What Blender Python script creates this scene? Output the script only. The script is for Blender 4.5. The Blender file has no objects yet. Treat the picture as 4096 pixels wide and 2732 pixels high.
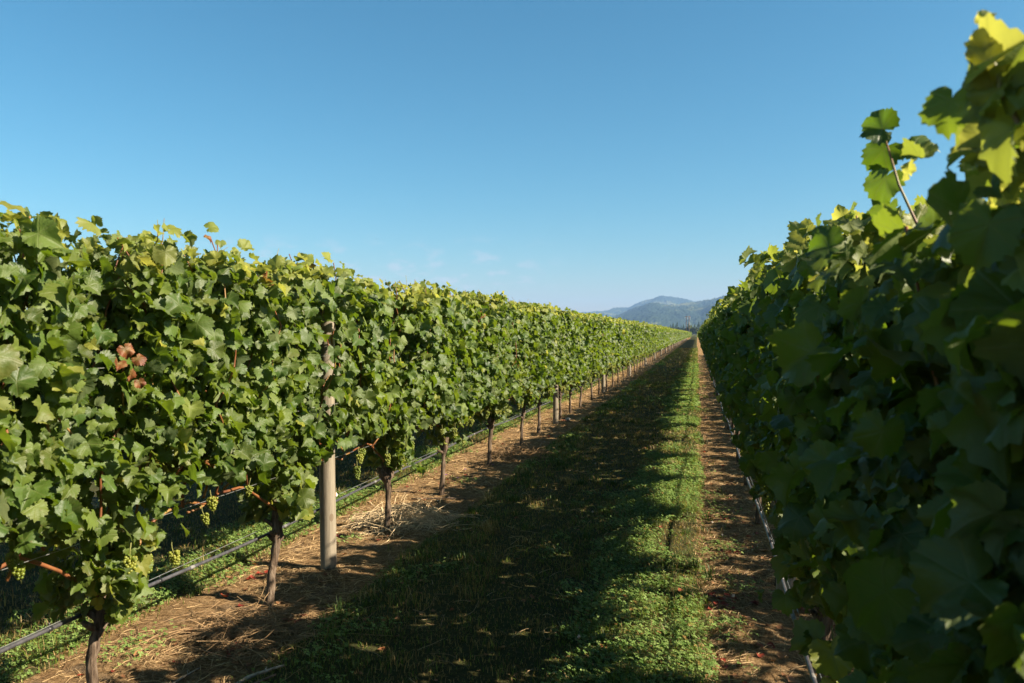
import bpy, math, random
import numpy as np
from mathutils import Vector, Matrix

scene = bpy.context.scene
COL = scene.collection
R = math.radians

# ------------------------------------------------------------------ camera
EYE = 1.65
YAW, PITCH = 13.15, 0.6
FPX = 792.0
cam_d = bpy.data.cameras.new("Camera")
cam = bpy.data.objects.new("Camera", cam_d)
COL.objects.link(cam)
cam.location = (0, 0, EYE)
cam.rotation_euler = (R(90 - PITCH), 0, R(YAW))
cam_d.sensor_width = 36
cam_d.lens = FPX / 1024 * 36
cam_d.clip_start = 0.05
cam_d.clip_end = 30000
cam_d.dof.use_dof = True
cam_d.dof.focus_distance = 8.0
cam_d.dof.aperture_fstop = 5.6
scene.camera = cam

# ------------------------------------------------------------------ sky, sun, exposure
SUN = Vector((1.55, -0.06, 1.0)).normalized()
SUN_EL = math.asin(SUN.z)
SUN_AZ = math.atan2(SUN.x, SUN.y)
world = bpy.data.worlds.new("World")
scene.world = world
world.use_nodes = True
wn = world.node_tree
wn.nodes.clear()
w_out = wn.nodes.new("ShaderNodeOutputWorld")
w_bg = wn.nodes.new("ShaderNodeBackground")
w_sky = wn.nodes.new("ShaderNodeTexSky")
w_sky.sky_type = 'NISHITA'
w_sky.sun_disc = False
w_sky.sun_elevation = SUN_EL
w_sky.sun_rotation = SUN_AZ
w_sky.altitude = 0
w_sky.air_density = 1.0
w_sky.dust_density = 1.0
w_sky.ozone_density = 2.2
w_bg.inputs["Strength"].default_value = 0.053


def wmath(op, a, b):
    nd = wn.nodes.new("ShaderNodeMath")
    nd.operation = op
    for i, v in enumerate((a, b)):
        if hasattr(v, 'is_output'):
            wn.links.new(v, nd.inputs[i])
        else:
            nd.inputs[i].default_value = v
    return nd.outputs[0]


# the clear sky is deepened: red and green fall off against blue
w_sep = wn.nodes.new("ShaderNodeSeparateColor")
wn.links.new(w_sky.outputs[0], w_sep.inputs[0])
w_com = wn.nodes.new("ShaderNodeCombineColor")
blue = w_sep.outputs[2]
wn.links.new(wmath('MULTIPLY', blue, wmath('POWER', wmath('DIVIDE', w_sep.outputs[0], blue), 1.9)), w_com.inputs[0])
wn.links.new(wmath('MULTIPLY', blue, wmath('POWER', wmath('DIVIDE', w_sep.outputs[1], blue), 1.15)), w_com.inputs[1])
wn.links.new(wmath('MULTIPLY', blue, 1.0), w_com.inputs[2])
# a few thin scraps of cloud low over the horizon
w_tc = wn.nodes.new("ShaderNodeTexCoord")
w_xyz = wn.nodes.new("ShaderNodeSeparateXYZ")
wn.links.new(w_tc.outputs["Generated"], w_xyz.inputs[0])
w_map = wn.nodes.new("ShaderNodeMapping")
w_map.inputs["Scale"].default_value = (30, 30, 85)
w_map.inputs["Location"].default_value = (3.4, 1.2, 0.3)
wn.links.new(w_tc.outputs["Generated"], w_map.inputs[0])
w_nz = wn.nodes.new("ShaderNodeTexNoise")
w_nz.inputs["Scale"].default_value = 1.0
w_nz.inputs["Detail"].default_value = 5
wn.links.new(w_map.outputs[0], w_nz.inputs["Vector"])
w_rp = wn.nodes.new("ShaderNodeMapRange")
w_rp.inputs["From Min"].default_value = 0.50
w_rp.inputs["From Max"].default_value = 0.68
w_rp.interpolation_type = 'SMOOTHSTEP'
wn.links.new(w_nz.outputs[0], w_rp.inputs[0])
w_e1 = wn.nodes.new("ShaderNodeMapRange")
w_e1.inputs["From Min"].default_value = 0.125
w_e1.inputs["From Max"].default_value = 0.085
wn.links.new(w_xyz.outputs[2], w_e1.inputs[0])
w_x1 = wn.nodes.new("ShaderNodeMapRange")
w_x1.inputs["From Min"].default_value = -0.16
w_x1.inputs["From Max"].default_value = -0.24
wn.links.new(w_xyz.outputs[0], w_x1.inputs[0])
w_x2 = wn.nodes.new("ShaderNodeMapRange")
w_x2.inputs["From Min"].default_value = -0.62
w_x2.inputs["From Max"].default_value = -0.50
wn.links.new(w_xyz.outputs[0], w_x2.inputs[0])
w_mix = wn.nodes.new("ShaderNodeMix")
w_mix.data_type = 'RGBA'
wn.links.new(wmath('MULTIPLY', wmath('MULTIPLY', wmath('MULTIPLY', w_rp.outputs[0], w_e1.outputs[0]), wmath('MULTIPLY', w_x1.outputs[0], w_x2.outputs[0])), 0.38), w_mix.inputs[0])
wn.links.new(w_com.outputs[0], w_mix.inputs[6])
w_mix.inputs[7].default_value = (5.6, 5.3, 5.9, 1)
# dimming added toward the zenith, out of view, to cut sky fill in shadows
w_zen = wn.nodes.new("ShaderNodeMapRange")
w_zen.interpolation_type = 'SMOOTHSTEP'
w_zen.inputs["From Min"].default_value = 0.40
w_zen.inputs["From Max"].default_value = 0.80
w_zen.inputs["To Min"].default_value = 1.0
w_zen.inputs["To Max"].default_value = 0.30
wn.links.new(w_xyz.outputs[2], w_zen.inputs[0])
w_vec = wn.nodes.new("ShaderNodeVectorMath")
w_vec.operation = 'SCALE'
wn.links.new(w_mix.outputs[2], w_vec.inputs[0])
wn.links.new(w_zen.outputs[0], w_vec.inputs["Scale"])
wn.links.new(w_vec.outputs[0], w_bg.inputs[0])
wn.links.new(w_bg.outputs[0], w_out.inputs[0])

sun_d = bpy.data.lights.new("Sun", 'SUN')
sun_d.energy = 5.0
sun_d.angle = R(0.5)
sun_d.color = (1.0, 0.88, 0.69)
sun = bpy.data.objects.new("Sun", sun_d)
COL.objects.link(sun)
sun.rotation_euler = SUN.to_track_quat('Z', 'Y').to_euler()

vs = scene.view_settings
vs.view_transform = 'Standard'
vs.look = 'None'
vs.exposure = 1.5
vs.gamma = 1.0
scene.cycles.use_denoising = True
scene.cycles.max_bounces = 8
scene.cycles.diffuse_bounces = 1
scene.cycles.glossy_bounces = 2
scene.cycles.transmission_bounces = 4
scene.cycles.volume_bounces = 0
scene.cycles.caustics_reflective = False
scene.cycles.caustics_refractive = False

# ------------------------------------------------------------------ helpers
rng = np.random.default_rng(7)
random.seed(7)
_tab = np.random.default_rng(11).random((256, 256))


def vnoise(x, y, s=0):
    x = np.asarray(x, float) + 37.3 * s
    y = np.asarray(y, float) + 91.7 * s
    ix = np.floor(x).astype(int)
    iy = np.floor(y).astype(int)
    fx = x - ix
    fy = y - iy
    fx = fx * fx * (3 - 2 * fx)
    fy = fy * fy * (3 - 2 * fy)
    a = _tab[ix & 255, iy & 255]
    b = _tab[(ix + 1) & 255, iy & 255]
    c = _tab[ix & 255, (iy + 1) & 255]
    d = _tab[(ix + 1) & 255, (iy + 1) & 255]
    return (a * (1 - fx) + b * fx) * (1 - fy) + (c * (1 - fx) + d * fx) * fy


def fbm(x, y, s=0, o=4):
    v = 0
    a = 0.5
    t = 0
    for i in range(o):
        v = v + a * vnoise(np.asarray(x) * 2 ** i, np.asarray(y) * 2 ** i, s + i)
        t += a
        a *= 0.5
    return v / t


def smooth(a, b, x):
    t = np.clip((x - a) / (b - a), 0, 1)
    return t * t * (3 - 2 * t)


def make_mesh(name, V, F, mat, uv=None, col=None, smooth_=True):
    """V (n,3); F (m,k) one polygon size, or a list of such arrays."""
    Fs = F if isinstance(F, list) else [F]
    Fs = [np.asarray(f, np.int32) for f in Fs if len(f)]
    loops = np.concatenate([f.ravel() for f in Fs])
    tot = np.concatenate([np.full(len(f), f.shape[1], np.int32) for f in Fs])
    start = np.concatenate([[0], np.cumsum(tot)[:-1]]).astype(np.int32)
    me = bpy.data.meshes.new(name)
    me.vertices.add(len(V))
    me.vertices.foreach_set("co", np.asarray(V, np.float32).ravel())
    me.loops.add(len(loops))
    me.loops.foreach_set("vertex_index", loops)
    me.polygons.add(len(start))
    me.polygons.foreach_set("loop_start", start)
    me.update(calc_edges=True)
    if smooth_:
        me.polygons.foreach_set("use_smooth", np.ones(len(start), bool))
    if uv is not None:
        l = me.uv_layers.new(name="UVMap")
        l.data.foreach_set("uv", np.asarray(uv, np.float32)[loops].ravel())
    if col is not None:
        c = np.ones((len(V), 4), np.float32)
        c[:, :col.shape[1]] = col
        a = me.color_attributes.new("col", 'FLOAT_COLOR', 'POINT')
        a.data.foreach_set("color", c.ravel())
    me.materials.append(mat)
    me.update()
    return me


def obj(name, me, parent=None, loc=(0, 0, 0), rot=(0, 0, 0), sc=1.0):
    o = bpy.data.objects.new(name, me)
    COL.objects.link(o)
    if parent is not None:
        o.parent = parent
    o.location = loc
    o.rotation_euler = rot
    o.scale = (sc, sc, sc) if not hasattr(sc, '__len__') else sc
    return o


def tag(o, label=None, cat=None, group=None, kind=None):
    if label:
        o["label"] = label
    if cat:
        o["category"] = cat
    if group:
        o["group"] = group
    if kind:
        o["kind"] = kind
    return o


def tube(P, rad, n=8, cap=True, bump=0.0, seed=0):
    """vertices and quads of a tube along the points P with radii rad"""
    P = np.asarray(P, float)
    m = len(P)
    rad = np.broadcast_to(np.asarray(rad, float), (m,))
    T = np.gradient(P, axis=0)
    T /= np.linalg.norm(T, axis=1, keepdims=True) + 1e-9
    ref = np.array([1.0, 0, 0]) if abs(T[0][0]) < 0.8 else np.array([0, 1.0, 0])
    a = np.linspace(0, 2 * np.pi, n, endpoint=False)
    V = []
    g = np.random.default_rng(seed)
    for i in range(m):
        u = np.cross(T[i], ref)
        u /= np.linalg.norm(u)
        w = np.cross(T[i], u)
        r = rad[i] * (1 + bump * (g.random(n) - 0.5) * 2)
        V.append(P[i] + np.outer(np.cos(a) * r, u) + np.outer(np.sin(a) * r, w))
    V = np.concatenate(V)
    i = np.arange(m - 1)[:, None] * n
    j = np.arange(n)[None, :]
    k = (j + 1) % n
    Q = np.stack([i + j, i + k, i + n + k, i + n + j], -1).reshape(-1, 4)
    T3 = np.zeros((0, 3), int)
    if cap:
        V = np.concatenate([V, P[:1], P[-1:]])
        c0, c1 = m * n, m * n + 1
        jj = np.arange(n)
        kk = (jj + 1) % n
        T3 = np.concatenate([np.stack([np.full(n, c0), kk, jj], -1), np.stack([np.full(n, c1), (m - 1) * n + jj, (m - 1) * n + kk], -1)])
    return V, Q, T3


class MB:
    def __init__(self):
        self.V, self.Q, self.T, self.n = [], [], [], 0

    def add(self, V, Q=None, T=None):
        if Q is not None and len(Q):
            self.Q.append(np.asarray(Q) + self.n)
        if T is not None and len(T):
            self.T.append(np.asarray(T) + self.n)
        self.V.append(np.asarray(V, float))
        self.n += len(V)
        return self

    def tube(self, P, rad, n=8, **k):
        return self.add(*tube(P, rad, n, **k))

    def mesh(self, name, mat, smooth_=True):
        F = []
        if self.Q:
            F.append(np.concatenate(self.Q))
        if self.T:
            F.append(np.concatenate(self.T))
        return make_mesh(name, np.concatenate(self.V), F, mat, smooth_=smooth_)


# ------------------------------------------------------------------ materials
class NT:
    def __init__(self, name):
        self.m = bpy.data.materials.new(name)
        self.m.use_nodes = True
        self.t = self.m.node_tree
        self.t.nodes.clear()
        self.out = self.t.nodes.new("ShaderNodeOutputMaterial")

    def n(self, typ, **kw):
        nd = self.t.nodes.new(typ)
        for k, v in kw.items():
            setattr(nd, k, v)
        return nd

    def l(self, a, b):
        self.t.links.new(a, b)

    def math(self, op, a, b=None, c=None, clamp=False):
        nd = self.n("ShaderNodeMath", operation=op, use_clamp=clamp)
        for i, v in enumerate((a, b, c)):
            if v is None:
                continue
            if hasattr(v, 'is_output'):
                self.l(v, nd.inputs[i])
            else:
                nd.inputs[i].default_value = v
        return nd.outputs[0]

    def mix(self, f, a, b, mode='MIX'):
        nd = self.n("ShaderNodeMix", data_type='RGBA', blend_type=mode)
        for i, v in ((0, f), (6, a), (7, b)):
            if hasattr(v, 'is_output'):
                self.l(v, nd.inputs[i])
            elif i == 0:
                nd.inputs[0].default_value = v
            else:
                nd.inputs[i].default_value = (*v, 1)
        return nd.outputs[2]

    def ramp(self, f, stops):
        nd = self.n("ShaderNodeValToRGB")
        e = nd.color_ramp.elements
        while len(e) < len(stops):
            e.new(0.5)
        for i, (p, c) in enumerate(stops):
            e[i].position = p
            e[i].color = (*c, 1) if hasattr(c, '__len__') else (c, c, c, 1)
        self.l(f, nd.inputs[0])
        return nd.outputs[0]

    def noise(self, scale, detail=4, vec=None, rough=0.6):
        nd = self.n("ShaderNodeTexNoise")
        nd.inputs["Scale"].default_value = scale
        nd.inputs["Detail"].default_value = detail
        nd.inputs["Roughness"].default_value = rough
        if vec is not None:
            self.l(vec, nd.inputs["Vector"])
        return nd.outputs[0]

    def objco(self, sc=(1, 1, 1)):
        tc = self.n("ShaderNodeTexCoord")
        mp = self.n("ShaderNodeMapping")
        mp.inputs["Scale"].default_value = sc
        self.l(tc.outputs["Object"], mp.inputs[0])
        return mp.outputs[0]

    def bump(self, h, strength, dist=0.01):
        b = self.n("ShaderNodeBump")
        b.inputs["Strength"].default_value = strength
        b.inputs["Distance"].default_value = dist
        self.l(h, b.inputs["Height"])
        return b.outputs[0]

    def principled(self, color, rough=0.6, spec=0.5, normal=None, metal=0):
        p = self.n("ShaderNodeBsdfPrincipled")
        if hasattr(color, 'is_output'):
            self.l(color, p.inputs["Base Color"])
        else:
            p.inputs["Base Color"].default_value = (*color, 1)
        if hasattr(rough, 'is_output'):
            self.l(rough, p.inputs["Roughness"])
        else:
            p.inputs["Roughness"].default_value = rough
        p.inputs["Specular IOR Level"].default_value = spec
        p.inputs["Metallic"].default_value = metal
        if normal is not None:
            self.l(normal, p.inputs["Normal"])
        return p.outputs[0]

    def done(self, sh):
        self.l(sh, self.out.inputs[0])
        return self.m


def leaf_material():
    k = NT("vine_leaf")
    at = k.n("ShaderNodeAttribute", attribute_name="col")
    sep = k.n("ShaderNodeSeparateColor")
    k.l(at.outputs["Color"], sep.inputs[0])
    rnd, yel, dry = sep.outputs[0], sep.outputs[1], sep.outputs[2]
    uv = k.n("ShaderNodeUVMap")
    sx = k.n("ShaderNodeSeparateXYZ")
    k.l(uv.outputs[0], sx.inputs[0])
    x = k.math('ABSOLUTE', sx.outputs[0])
    y = sx.outputs[1]
    ang = k.math('ARCTAN2', x, y)
    r = k.math('SQRT', k.math('ADD', k.math('MULTIPLY', x, x), k.math('MULTIPLY', y, y)))
    d = None
    for a in (0.0, 0.93, 1.95):
        dd = k.math('MULTIPLY', r, k.math('ABSOLUTE', k.math('SUBTRACT', ang, a)))
        d = dd if d is None else k.math('MINIMUM', d, dd)
    vein = k.math('SUBTRACT', 1.0, k.math('DIVIDE', d, 0.045), clamp=True)
    # side veins run off the main ones
    sv = k.math('ABSOLUTE', k.math('SINE', k.math('ADD', k.math('MULTIPLY', r, 22.0), k.math('MULTIPLY', d, -16.0))))
    sv = k.math('MULTIPLY', k.math('SUBTRACT', 1.0, k.math('DIVIDE', sv, 0.35), clamp=True), 0.35)
    vein = k.math('MAXIMUM', vein, sv)
    nz = k.noise(28, 3, k.objco())
    nz2 = k.noise(90, 2, k.objco())
    base = k.ramp(rnd, [(0.0, (0.018, 0.047, 0.005)), (0.35, (0.046, 0.093, 0.009)), (0.7, (0.092, 0.150, 0.016)), (1.0, (0.175, 0.228, 0.046))])
    base = k.mix(k.math('MULTIPLY', nz, 0.55), base, (0.034, 0.056, 0.012))
    base = k.mix(k.math('MULTIPLY', vein, 0.45), base, (0.14, 0.16, 0.05))
    # yellow and scorched leaves; the edge of a leaf turns first
    edge = k.math('ADD', k.math('MULTIPLY', r, 0.6), k.math('MULTIPLY', nz2, 0.6))
    base = k.mix(yel, base, (0.30, 0.31, 0.055))
    dm = k.math('MULTIPLY', dry, k.math('MULTIPLY', edge, 1.5), clamp=True)
    base = k.mix(dm, base, k.ramp(nz, [(0.3, (0.10, 0.020, 0.008)), (0.5, (0.20, 0.065, 0.022)), (0.65, (0.30, 0.15, 0.06))]))
    spots = k.math('GREATER_THAN', nz2, 0.70)
    base = k.mix(k.math('MULTIPLY', spots, 0.6), base, (0.15, 0.10, 0.04))
    geo = k.n("ShaderNodeNewGeometry")
    under = k.mix(0.55, base, (0.12, 0.145, 0.07))
    colr = k.mix(geo.outputs["Backfacing"], base, under)
    rough = k.math('ADD', k.math('ADD', 0.36, k.math('MULTIPLY', rnd, 0.16)), k.math('MULTIPLY', nz, 0.20))
    nrm = k.bump(k.math('ADD', k.math('MULTIPLY', vein, -0.6), k.math('MULTIPLY', nz2, 1.2)), 0.35, 0.004)
    p = k.principled(colr, rough, 0.48, nrm)
    tr = k.n("ShaderNodeBsdfTranslucent")
    tc = k.mix(yel, k.mix(rnd, (0.14, 0.27, 0.008), (0.31, 0.43, 0.020)), (0.62, 0.58, 0.10))
    tc = k.mix(dm, tc, (0.30, 0.09, 0.02))
    tc = k.mix(k.math('MULTIPLY', vein, 0.35), tc, (0.20, 0.24, 0.04))
    k.l(tc, tr.inputs[0])
    ms = k.n("ShaderNodeMixShader")
    k.l(k.math('ADD', 0.30, k.math('MULTIPLY', yel, 0.22)), ms.inputs[0])
    k.l(p, ms.inputs[1])
    k.l(tr.outputs[0], ms.inputs[2])
    return k.done(ms.outputs[0])


def blade_material(name, transl=0.3, rough=0.55):
    k = NT(name)
    at = k.n("ShaderNodeAttribute", attribute_name="col")
    p = k.principled(at.outputs["Color"], rough, 0.35)
    tr = k.n("ShaderNodeBsdfTranslucent")
    tc = k.mix(1.0, at.outputs["Color"], (1.9, 2.0, 1.1), 'MULTIPLY')
    k.l(tc, tr.inputs[0])
    ms = k.n("ShaderNodeMixShader")
    ms.inputs[0].default_value = transl
    k.l(p, ms.inputs[1])
    k.l(tr.outputs[0], ms.inputs[2])
    return k.done(ms.outputs[0])


def bark_material():
    k = NT("vine_bark")
    co = k.objco((60, 60, 9))
    a = k.noise(1, 5, co, 0.65)
    b = k.noise(14, 3, k.objco())
    c = k.ramp(a, [(0.34, (0.022, 0.014, 0.009)), (0.5, (0.115, 0.082, 0.056)), (0.72, (0.25, 0.195, 0.145))])
    c = k.mix(k.math('MULTIPLY', b, 0.4), c, (0.13, 0.085, 0.055))
    return k.done(k.principled(c, 0.85, 0.2, k.bump(a, 0.9, 0.012)))


def cane_material():
    k = NT("cane_bark")
    a = k.noise(8, 3, k.objco())
    c = k.ramp(a, [(0.3, (0.09, 0.028, 0.012)), (0.5, (0.20, 0.075, 0.025)), (0.7, (0.28, 0.19, 0.055))])
    return k.done(k.principled(c, 0.55, 0.4))


def green_cane_material():
    k = NT("green_cane")
    a = k.noise(9, 3, k.objco())
    c = k.ramp(a, [(0.35, (0.16, 0.05, 0.03)), (0.6, (0.20, 0.19, 0.05))])
    return k.done(k.principled(c, 0.5, 0.4))


def post_material():
    k = NT("weathered_post_wood")
    a = k.noise(1, 6, k.objco((34, 34, 1.6)), 0.75)
    b = k.noise(3.0, 4, k.objco((1, 1, 0.6)))
    c = k.ramp(a, [(0.30, (0.055, 0.040, 0.027)), (0.46, (0.17, 0.138, 0.098)), (0.68, (0.30, 0.255, 0.19))])
    c = k.mix(k.math('MULTIPLY', b, 0.6), c, (0.28, 0.245, 0.185))
    kn = k.n("ShaderNodeTexVoronoi")
    kn.inputs["Scale"].default_value = 3.1
    k.l(k.objco((1.6, 1.6, 1)), kn.inputs["Vector"])
    knot = k.math('LESS_THAN', kn.outputs["Distance"], 0.10)
    c = k.mix(k.math('MULTIPLY', knot, 0.55), c, (0.12, 0.075, 0.04))
    return k.done(k.principled(c, 0.8, 0.25, k.bump(a, 0.5, 0.006)))


def simple(name, c, rough=0.5, spec=0.5, metal=0, var=0.25, scale=12):
    k = NT(name)
    a = k.noise(scale, 4, k.objco())
    dark = tuple(v * (1 - var) for v in c)
    lite = tuple(min(1, v * (1 + var)) for v in c)
    return k.done(k.principled(k.ramp(a, [(0.35, dark), (0.65, lite)]), rough, spec, None, metal))


def grape_material():
    k = NT("green_grape_skin")
    oi = k.n("ShaderNodeObjectInfo")
    a = k.noise(35, 2, k.objco())
    c = k.ramp(k.math('ADD', k.math('MULTIPLY', a, 0.7), k.math('MULTIPLY', oi.outputs["Random"], 0.35)), [(0.3, (0.13, 0.18, 0.02)), (0.75, (0.30, 0.30, 0.045))])
    p = k.principled(c, 0.33, 0.5)
    tr = k.n("ShaderNodeBsdfTranslucent")
    k.l(k.mix(0.4, c, (0.6, 0.62, 0.12)), tr.inputs[0])
    ms = k.n("ShaderNodeMixShader")
    ms.inputs[0].default_value = 0.30
    k.l(p, ms.inputs[1])
    k.l(tr.outputs[0], ms.inputs[2])
    return k.done(ms.outputs[0])


def ground_material():
    k = NT("grassy_ground")
    co = k.objco()
    a = k.noise(1.3, 6, co, 0.7)
    b = k.noise(22, 6, co, 0.75)
    c = k.ramp(b, [(0.3, (0.020, 0.020, 0.008)), (0.5, (0.050, 0.045, 0.016)), (0.7, (0.11, 0.085, 0.034))])
    c = k.mix(k.math('MULTIPLY', k.ramp(a, [(0.42, 0.0), (0.62, 1.0)]), 0.65), c, (0.035, 0.055, 0.013))
    far = k.noise(0.02, 5, co)
    c = k.mix(k.math('MULTIPLY', far, 0.5), c, (0.07, 0.075, 0.025))
    return k.done(k.principled(c, 0.9, 0.15, k.bump(b, 0.8, 0.03)))


def soil_material():
    k = NT("straw_covered_soil")
    co = k.objco()
    a = k.noise(2.2, 6, co, 0.7)
    s1 = k.noise(1, 5, k.objco((9, 70, 20)), 0.8)
    s2 = k.noise(1, 5, k.objco((70, 16, 20)), 0.8)
    b = k.noise(40, 6, co, 0.75)
    st = k.math('ADD', k.math('MULTIPLY', s1, 0.4), k.math('ADD', k.math('MULTIPLY', s2, 0.3), k.math('MULTIPLY', b, 0.3)))
    straw = k.ramp(st, [(0.38, (0.055, 0.028, 0.012)), (0.47, (0.20, 0.118, 0.052)), (0.55, (0.37, 0.238, 0.118)), (0.66, (0.53, 0.375, 0.205))])
    bare = k.ramp(b, [(0.3, (0.11, 0.075, 0.047)), (0.65, (0.21, 0.155, 0.105))])
    c = k.mix(k.ramp(a, [(0.56, 0.0), (0.68, 1.0)]), straw, bare)
    return k.done(k.principled(c, 0.95, 0.1, k.bump(st, 1.0, 0.06)))


def hill_material(name, g):
    k = NT(name)
    co = k.objco()
    a = k.noise(0.0042, 6, co, 0.62)
    b = k.noise(0.03, 5, co, 0.7)
    c = k.ramp(a, [(0.40, (0.020, 0.034, 0.020)), (0.55, (0.034, 0.052, 0.024)), (0.585, (0.13, 0.14, 0.05)), (0.70, (0.24, 0.21, 0.10))])
    c = k.mix(k.math('MULTIPLY', b, 0.6), c, (0.022, 0.036, 0.018))
    return k.done(k.principled(c, 0.95, 0.05))


M_LEAF = leaf_material()
M_GRASS = blade_material("grass_blade", 0.30)
M_STRAW = blade_material("dry_straw", 0.12, 0.6)
M_BARK = bark_material()
M_CANE = cane_material()
M_GCANE = green_cane_material()
M_POST = post_material()
M_PIPE = simple("grey_black_poly_pipe", (0.062, 0.060, 0.066), 0.36, 0.6, 0, 0.3, 30)
M_CLIP = simple("black_pipe_clip", (0.02, 0.02, 0.022), 0.45, 0.5)
M_DRIP = simple("dusty_dripper", (0.16, 0.155, 0.15), 0.6, 0.4)
M_WIRE = simple("galvanised_wire", (0.42, 0.43, 0.42), 0.4, 0.5, 0.7, 0.2)
M_ORANGE = simple("orange_plastic", (0.60, 0.10, 0.025), 0.5, 0.5)
M_WHITE = simple("white_plastic", (0.7, 0.68, 0.62), 0.5, 0.5)
M_GRAPE = grape_material()
M_STALK = simple("grape_stalk", (0.20, 0.20, 0.06), 0.6, 0.3)
M_GROUND = ground_material()
M_SOIL = soil_material()
M_TWIG = simple("dead_twig", (0.17, 0.12, 0.085), 0.85, 0.2, 0, 0.5, 40)
M_HILL = hill_material("forested_hill", 1)
M_CONE = simple("conifer_needles", (0.030, 0.048, 0.024), 0.9, 0.1, 0, 0.4, 0.6)
M_POPLAR = simple("pale_tree_leaves", (0.085, 0.105, 0.035), 0.9, 0.1, 0, 0.4, 0.6)
M_TTRUNK = simple("tree_trunk_bark", (0.11, 0.085, 0.065), 0.9, 0.1)
M_POLE = simple("timber_pole", (0.20, 0.135, 0.10), 0.85, 0.2, 0, 0.35, 0.8)
M_INSUL = simple("pale_insulator", (0.62, 0.66, 0.68), 0.3, 0.5)
M_BIRD = simple("dark_feathers", (0.03, 0.028, 0.026), 0.8, 0.2)
M_PETAL = simple("purple_petal", (0.35, 0.12, 0.45), 0.6, 0.3)
M_CLOVERFL = simple("clover_flower", (0.62, 0.52, 0.44), 0.8, 0.2)
M_STONE = simple("grey_stone", (0.40, 0.38, 0.34), 0.85, 0.2, 0, 0.3, 20)

# ------------------------------------------------------------------ layout
ROW_L, ROW_R = -2.56, 0.53
PITCH_ROWS = ROW_R - ROW_L
POSTS = [5.15, 14.4, 22.0, 30.9, 40.6] + [49.4 + 8.9 * i for i in range(18)]
ROW_END = 205.0


def near(x, y):
    return smooth(60, 30, np.abs(np.asarray(y, float) - 10)) * smooth(12, 7, np.abs(np.asarray(x, float) + 1))


def gh(x, y):
    return gbase(x, y) - 0.055 * soil_mask(x, y, 0.10)


def gbase(x, y):
    return near(x, y) * (0.035 * (fbm(np.asarray(x) * 1.3, np.asarray(y) * 0.9, 3) - 0.5) + 0.018 * (fbm(np.asarray(x) * 6, np.asarray(y) * 6, 9, 3) - 0.5))


def strip_w(y, s):
    y = np.asarray(y, float)
    return 0.10 * (fbm(y * 0.9, y * 0 + s * 3.1, s, 3) - 0.5) + 0.06 * (vnoise(y * 5, y * 0 + s, s + 4) - 0.5)


STRIPS = {}   # name -> (x0, x1, seed)
STRIPS['left'] = (-3.22, -2.06, 21)
STRIPS['right'] = (-0.01, 1.12, 22)


def soil_mask(x, y, soft):
    m = 0
    for k in STRIPS:
        a, b = strip_edges(y, k)
        m = np.maximum(m, smooth(0, soft, np.asarray(x) - a) * smooth(0, soft, b - np.asarray(x)))
    return m


def strip_edges(y, key):
    x0, x1, s = STRIPS[key]
    return x0 + strip_w(y, s), x1 + strip_w(y, s + 40)


def sh(x, y, key):
    a, b = strip_edges(y, key)
    u = np.clip((x - a) / (b - a), 0, 1)
    prof = np.minimum(u, 1 - u) * 2
    m = smooth(0.0, 0.35, prof)
    lump = 0.030 * (fbm(np.asarray(x) * 3.2, np.asarray(y) * 2.2, 31, 4) - 0.5) + 0.014 * (fbm(np.asarray(x) * 14, np.asarray(y) * 11, 35, 3) - 0.5)
    fade = near(x, y)
    return gbase(x, y) - 0.010 - 0.020 * smooth(0.0, 0.12, prof) + m * (0.012 + lump * fade)


def surf(x, y):
    z = gh(x, y)
    for k in STRIPS:
        a, b = strip_edges(y, k)
        ins = (x > a) & (x < b)
        z = np.where(ins, np.maximum(z, sh(x, y, k)), z)
    return z


def in_soil(x, y, inset=0.0):
    r = np.zeros(np.shape(x), bool)
    for k in STRIPS:
        a, b = strip_edges(y, k)
        r |= (x > a + inset) & (x < b - inset)
    return r


def grid_mesh(name, xs, ys, zf, mat):
    X, Y = np.meshgrid(xs, ys)
    V = np.stack([X, Y, zf(X, Y)], -1).reshape(-1, 3)
    nx, ny = len(xs), len(ys)
    i = (np.arange(ny - 1)[:, None] * nx + np.arange(nx - 1)[None, :])
    Q = np.stack([i, i + 1, i + nx + 1, i + nx], -1).reshape(-1, 4)
    return make_mesh(name, V, Q, mat)


xs = np.concatenate([[-8000, -3000, -1000, -300, -100, -40, -20, -14], np.arange(-11, 8, 0.09), [9, 12, 20, 40, 100, 300, 1000, 3000, 8000]])
ys = np.concatenate([[-400, -100, -40, -20, -10], np.arange(-5, 42, 0.10), np.arange(42, 80, 1.0), [90, 120, 160, 205, 300, 500, 1000, 2000, 4000, 8000]])
tag(obj("ground", grid_mesh("ground", xs, ys, gh, M_GROUND)), kind="structure")

for key in STRIPS:
    yy = np.concatenate([np.arange(-3, 34, 0.05), np.arange(34, 80, 0.3), np.arange(80, 330, 3.0)])
    uu = np.linspace(0, 1, 34)
    a, b = strip_edges(yy, key)
    X = a[:, None] + (b - a)[:, None] * uu[None, :]
    Y = np.repeat(yy[:, None], len(uu), 1)
    Z = sh(X, Y, key)
    V = np.stack([X, Y, Z], -1).reshape(-1, 3)
    nx = len(uu)
    i = (np.arange(len(yy) - 1)[:, None] * nx + np.arange(nx - 1)[None, :])
    Q = np.stack([i, i + 1, i + nx + 1, i + nx], -1).reshape(-1, 4)
    tag(obj("soil_strip", make_mesh("soil_strip", V, Q, M_SOIL)), kind="structure")

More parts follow.
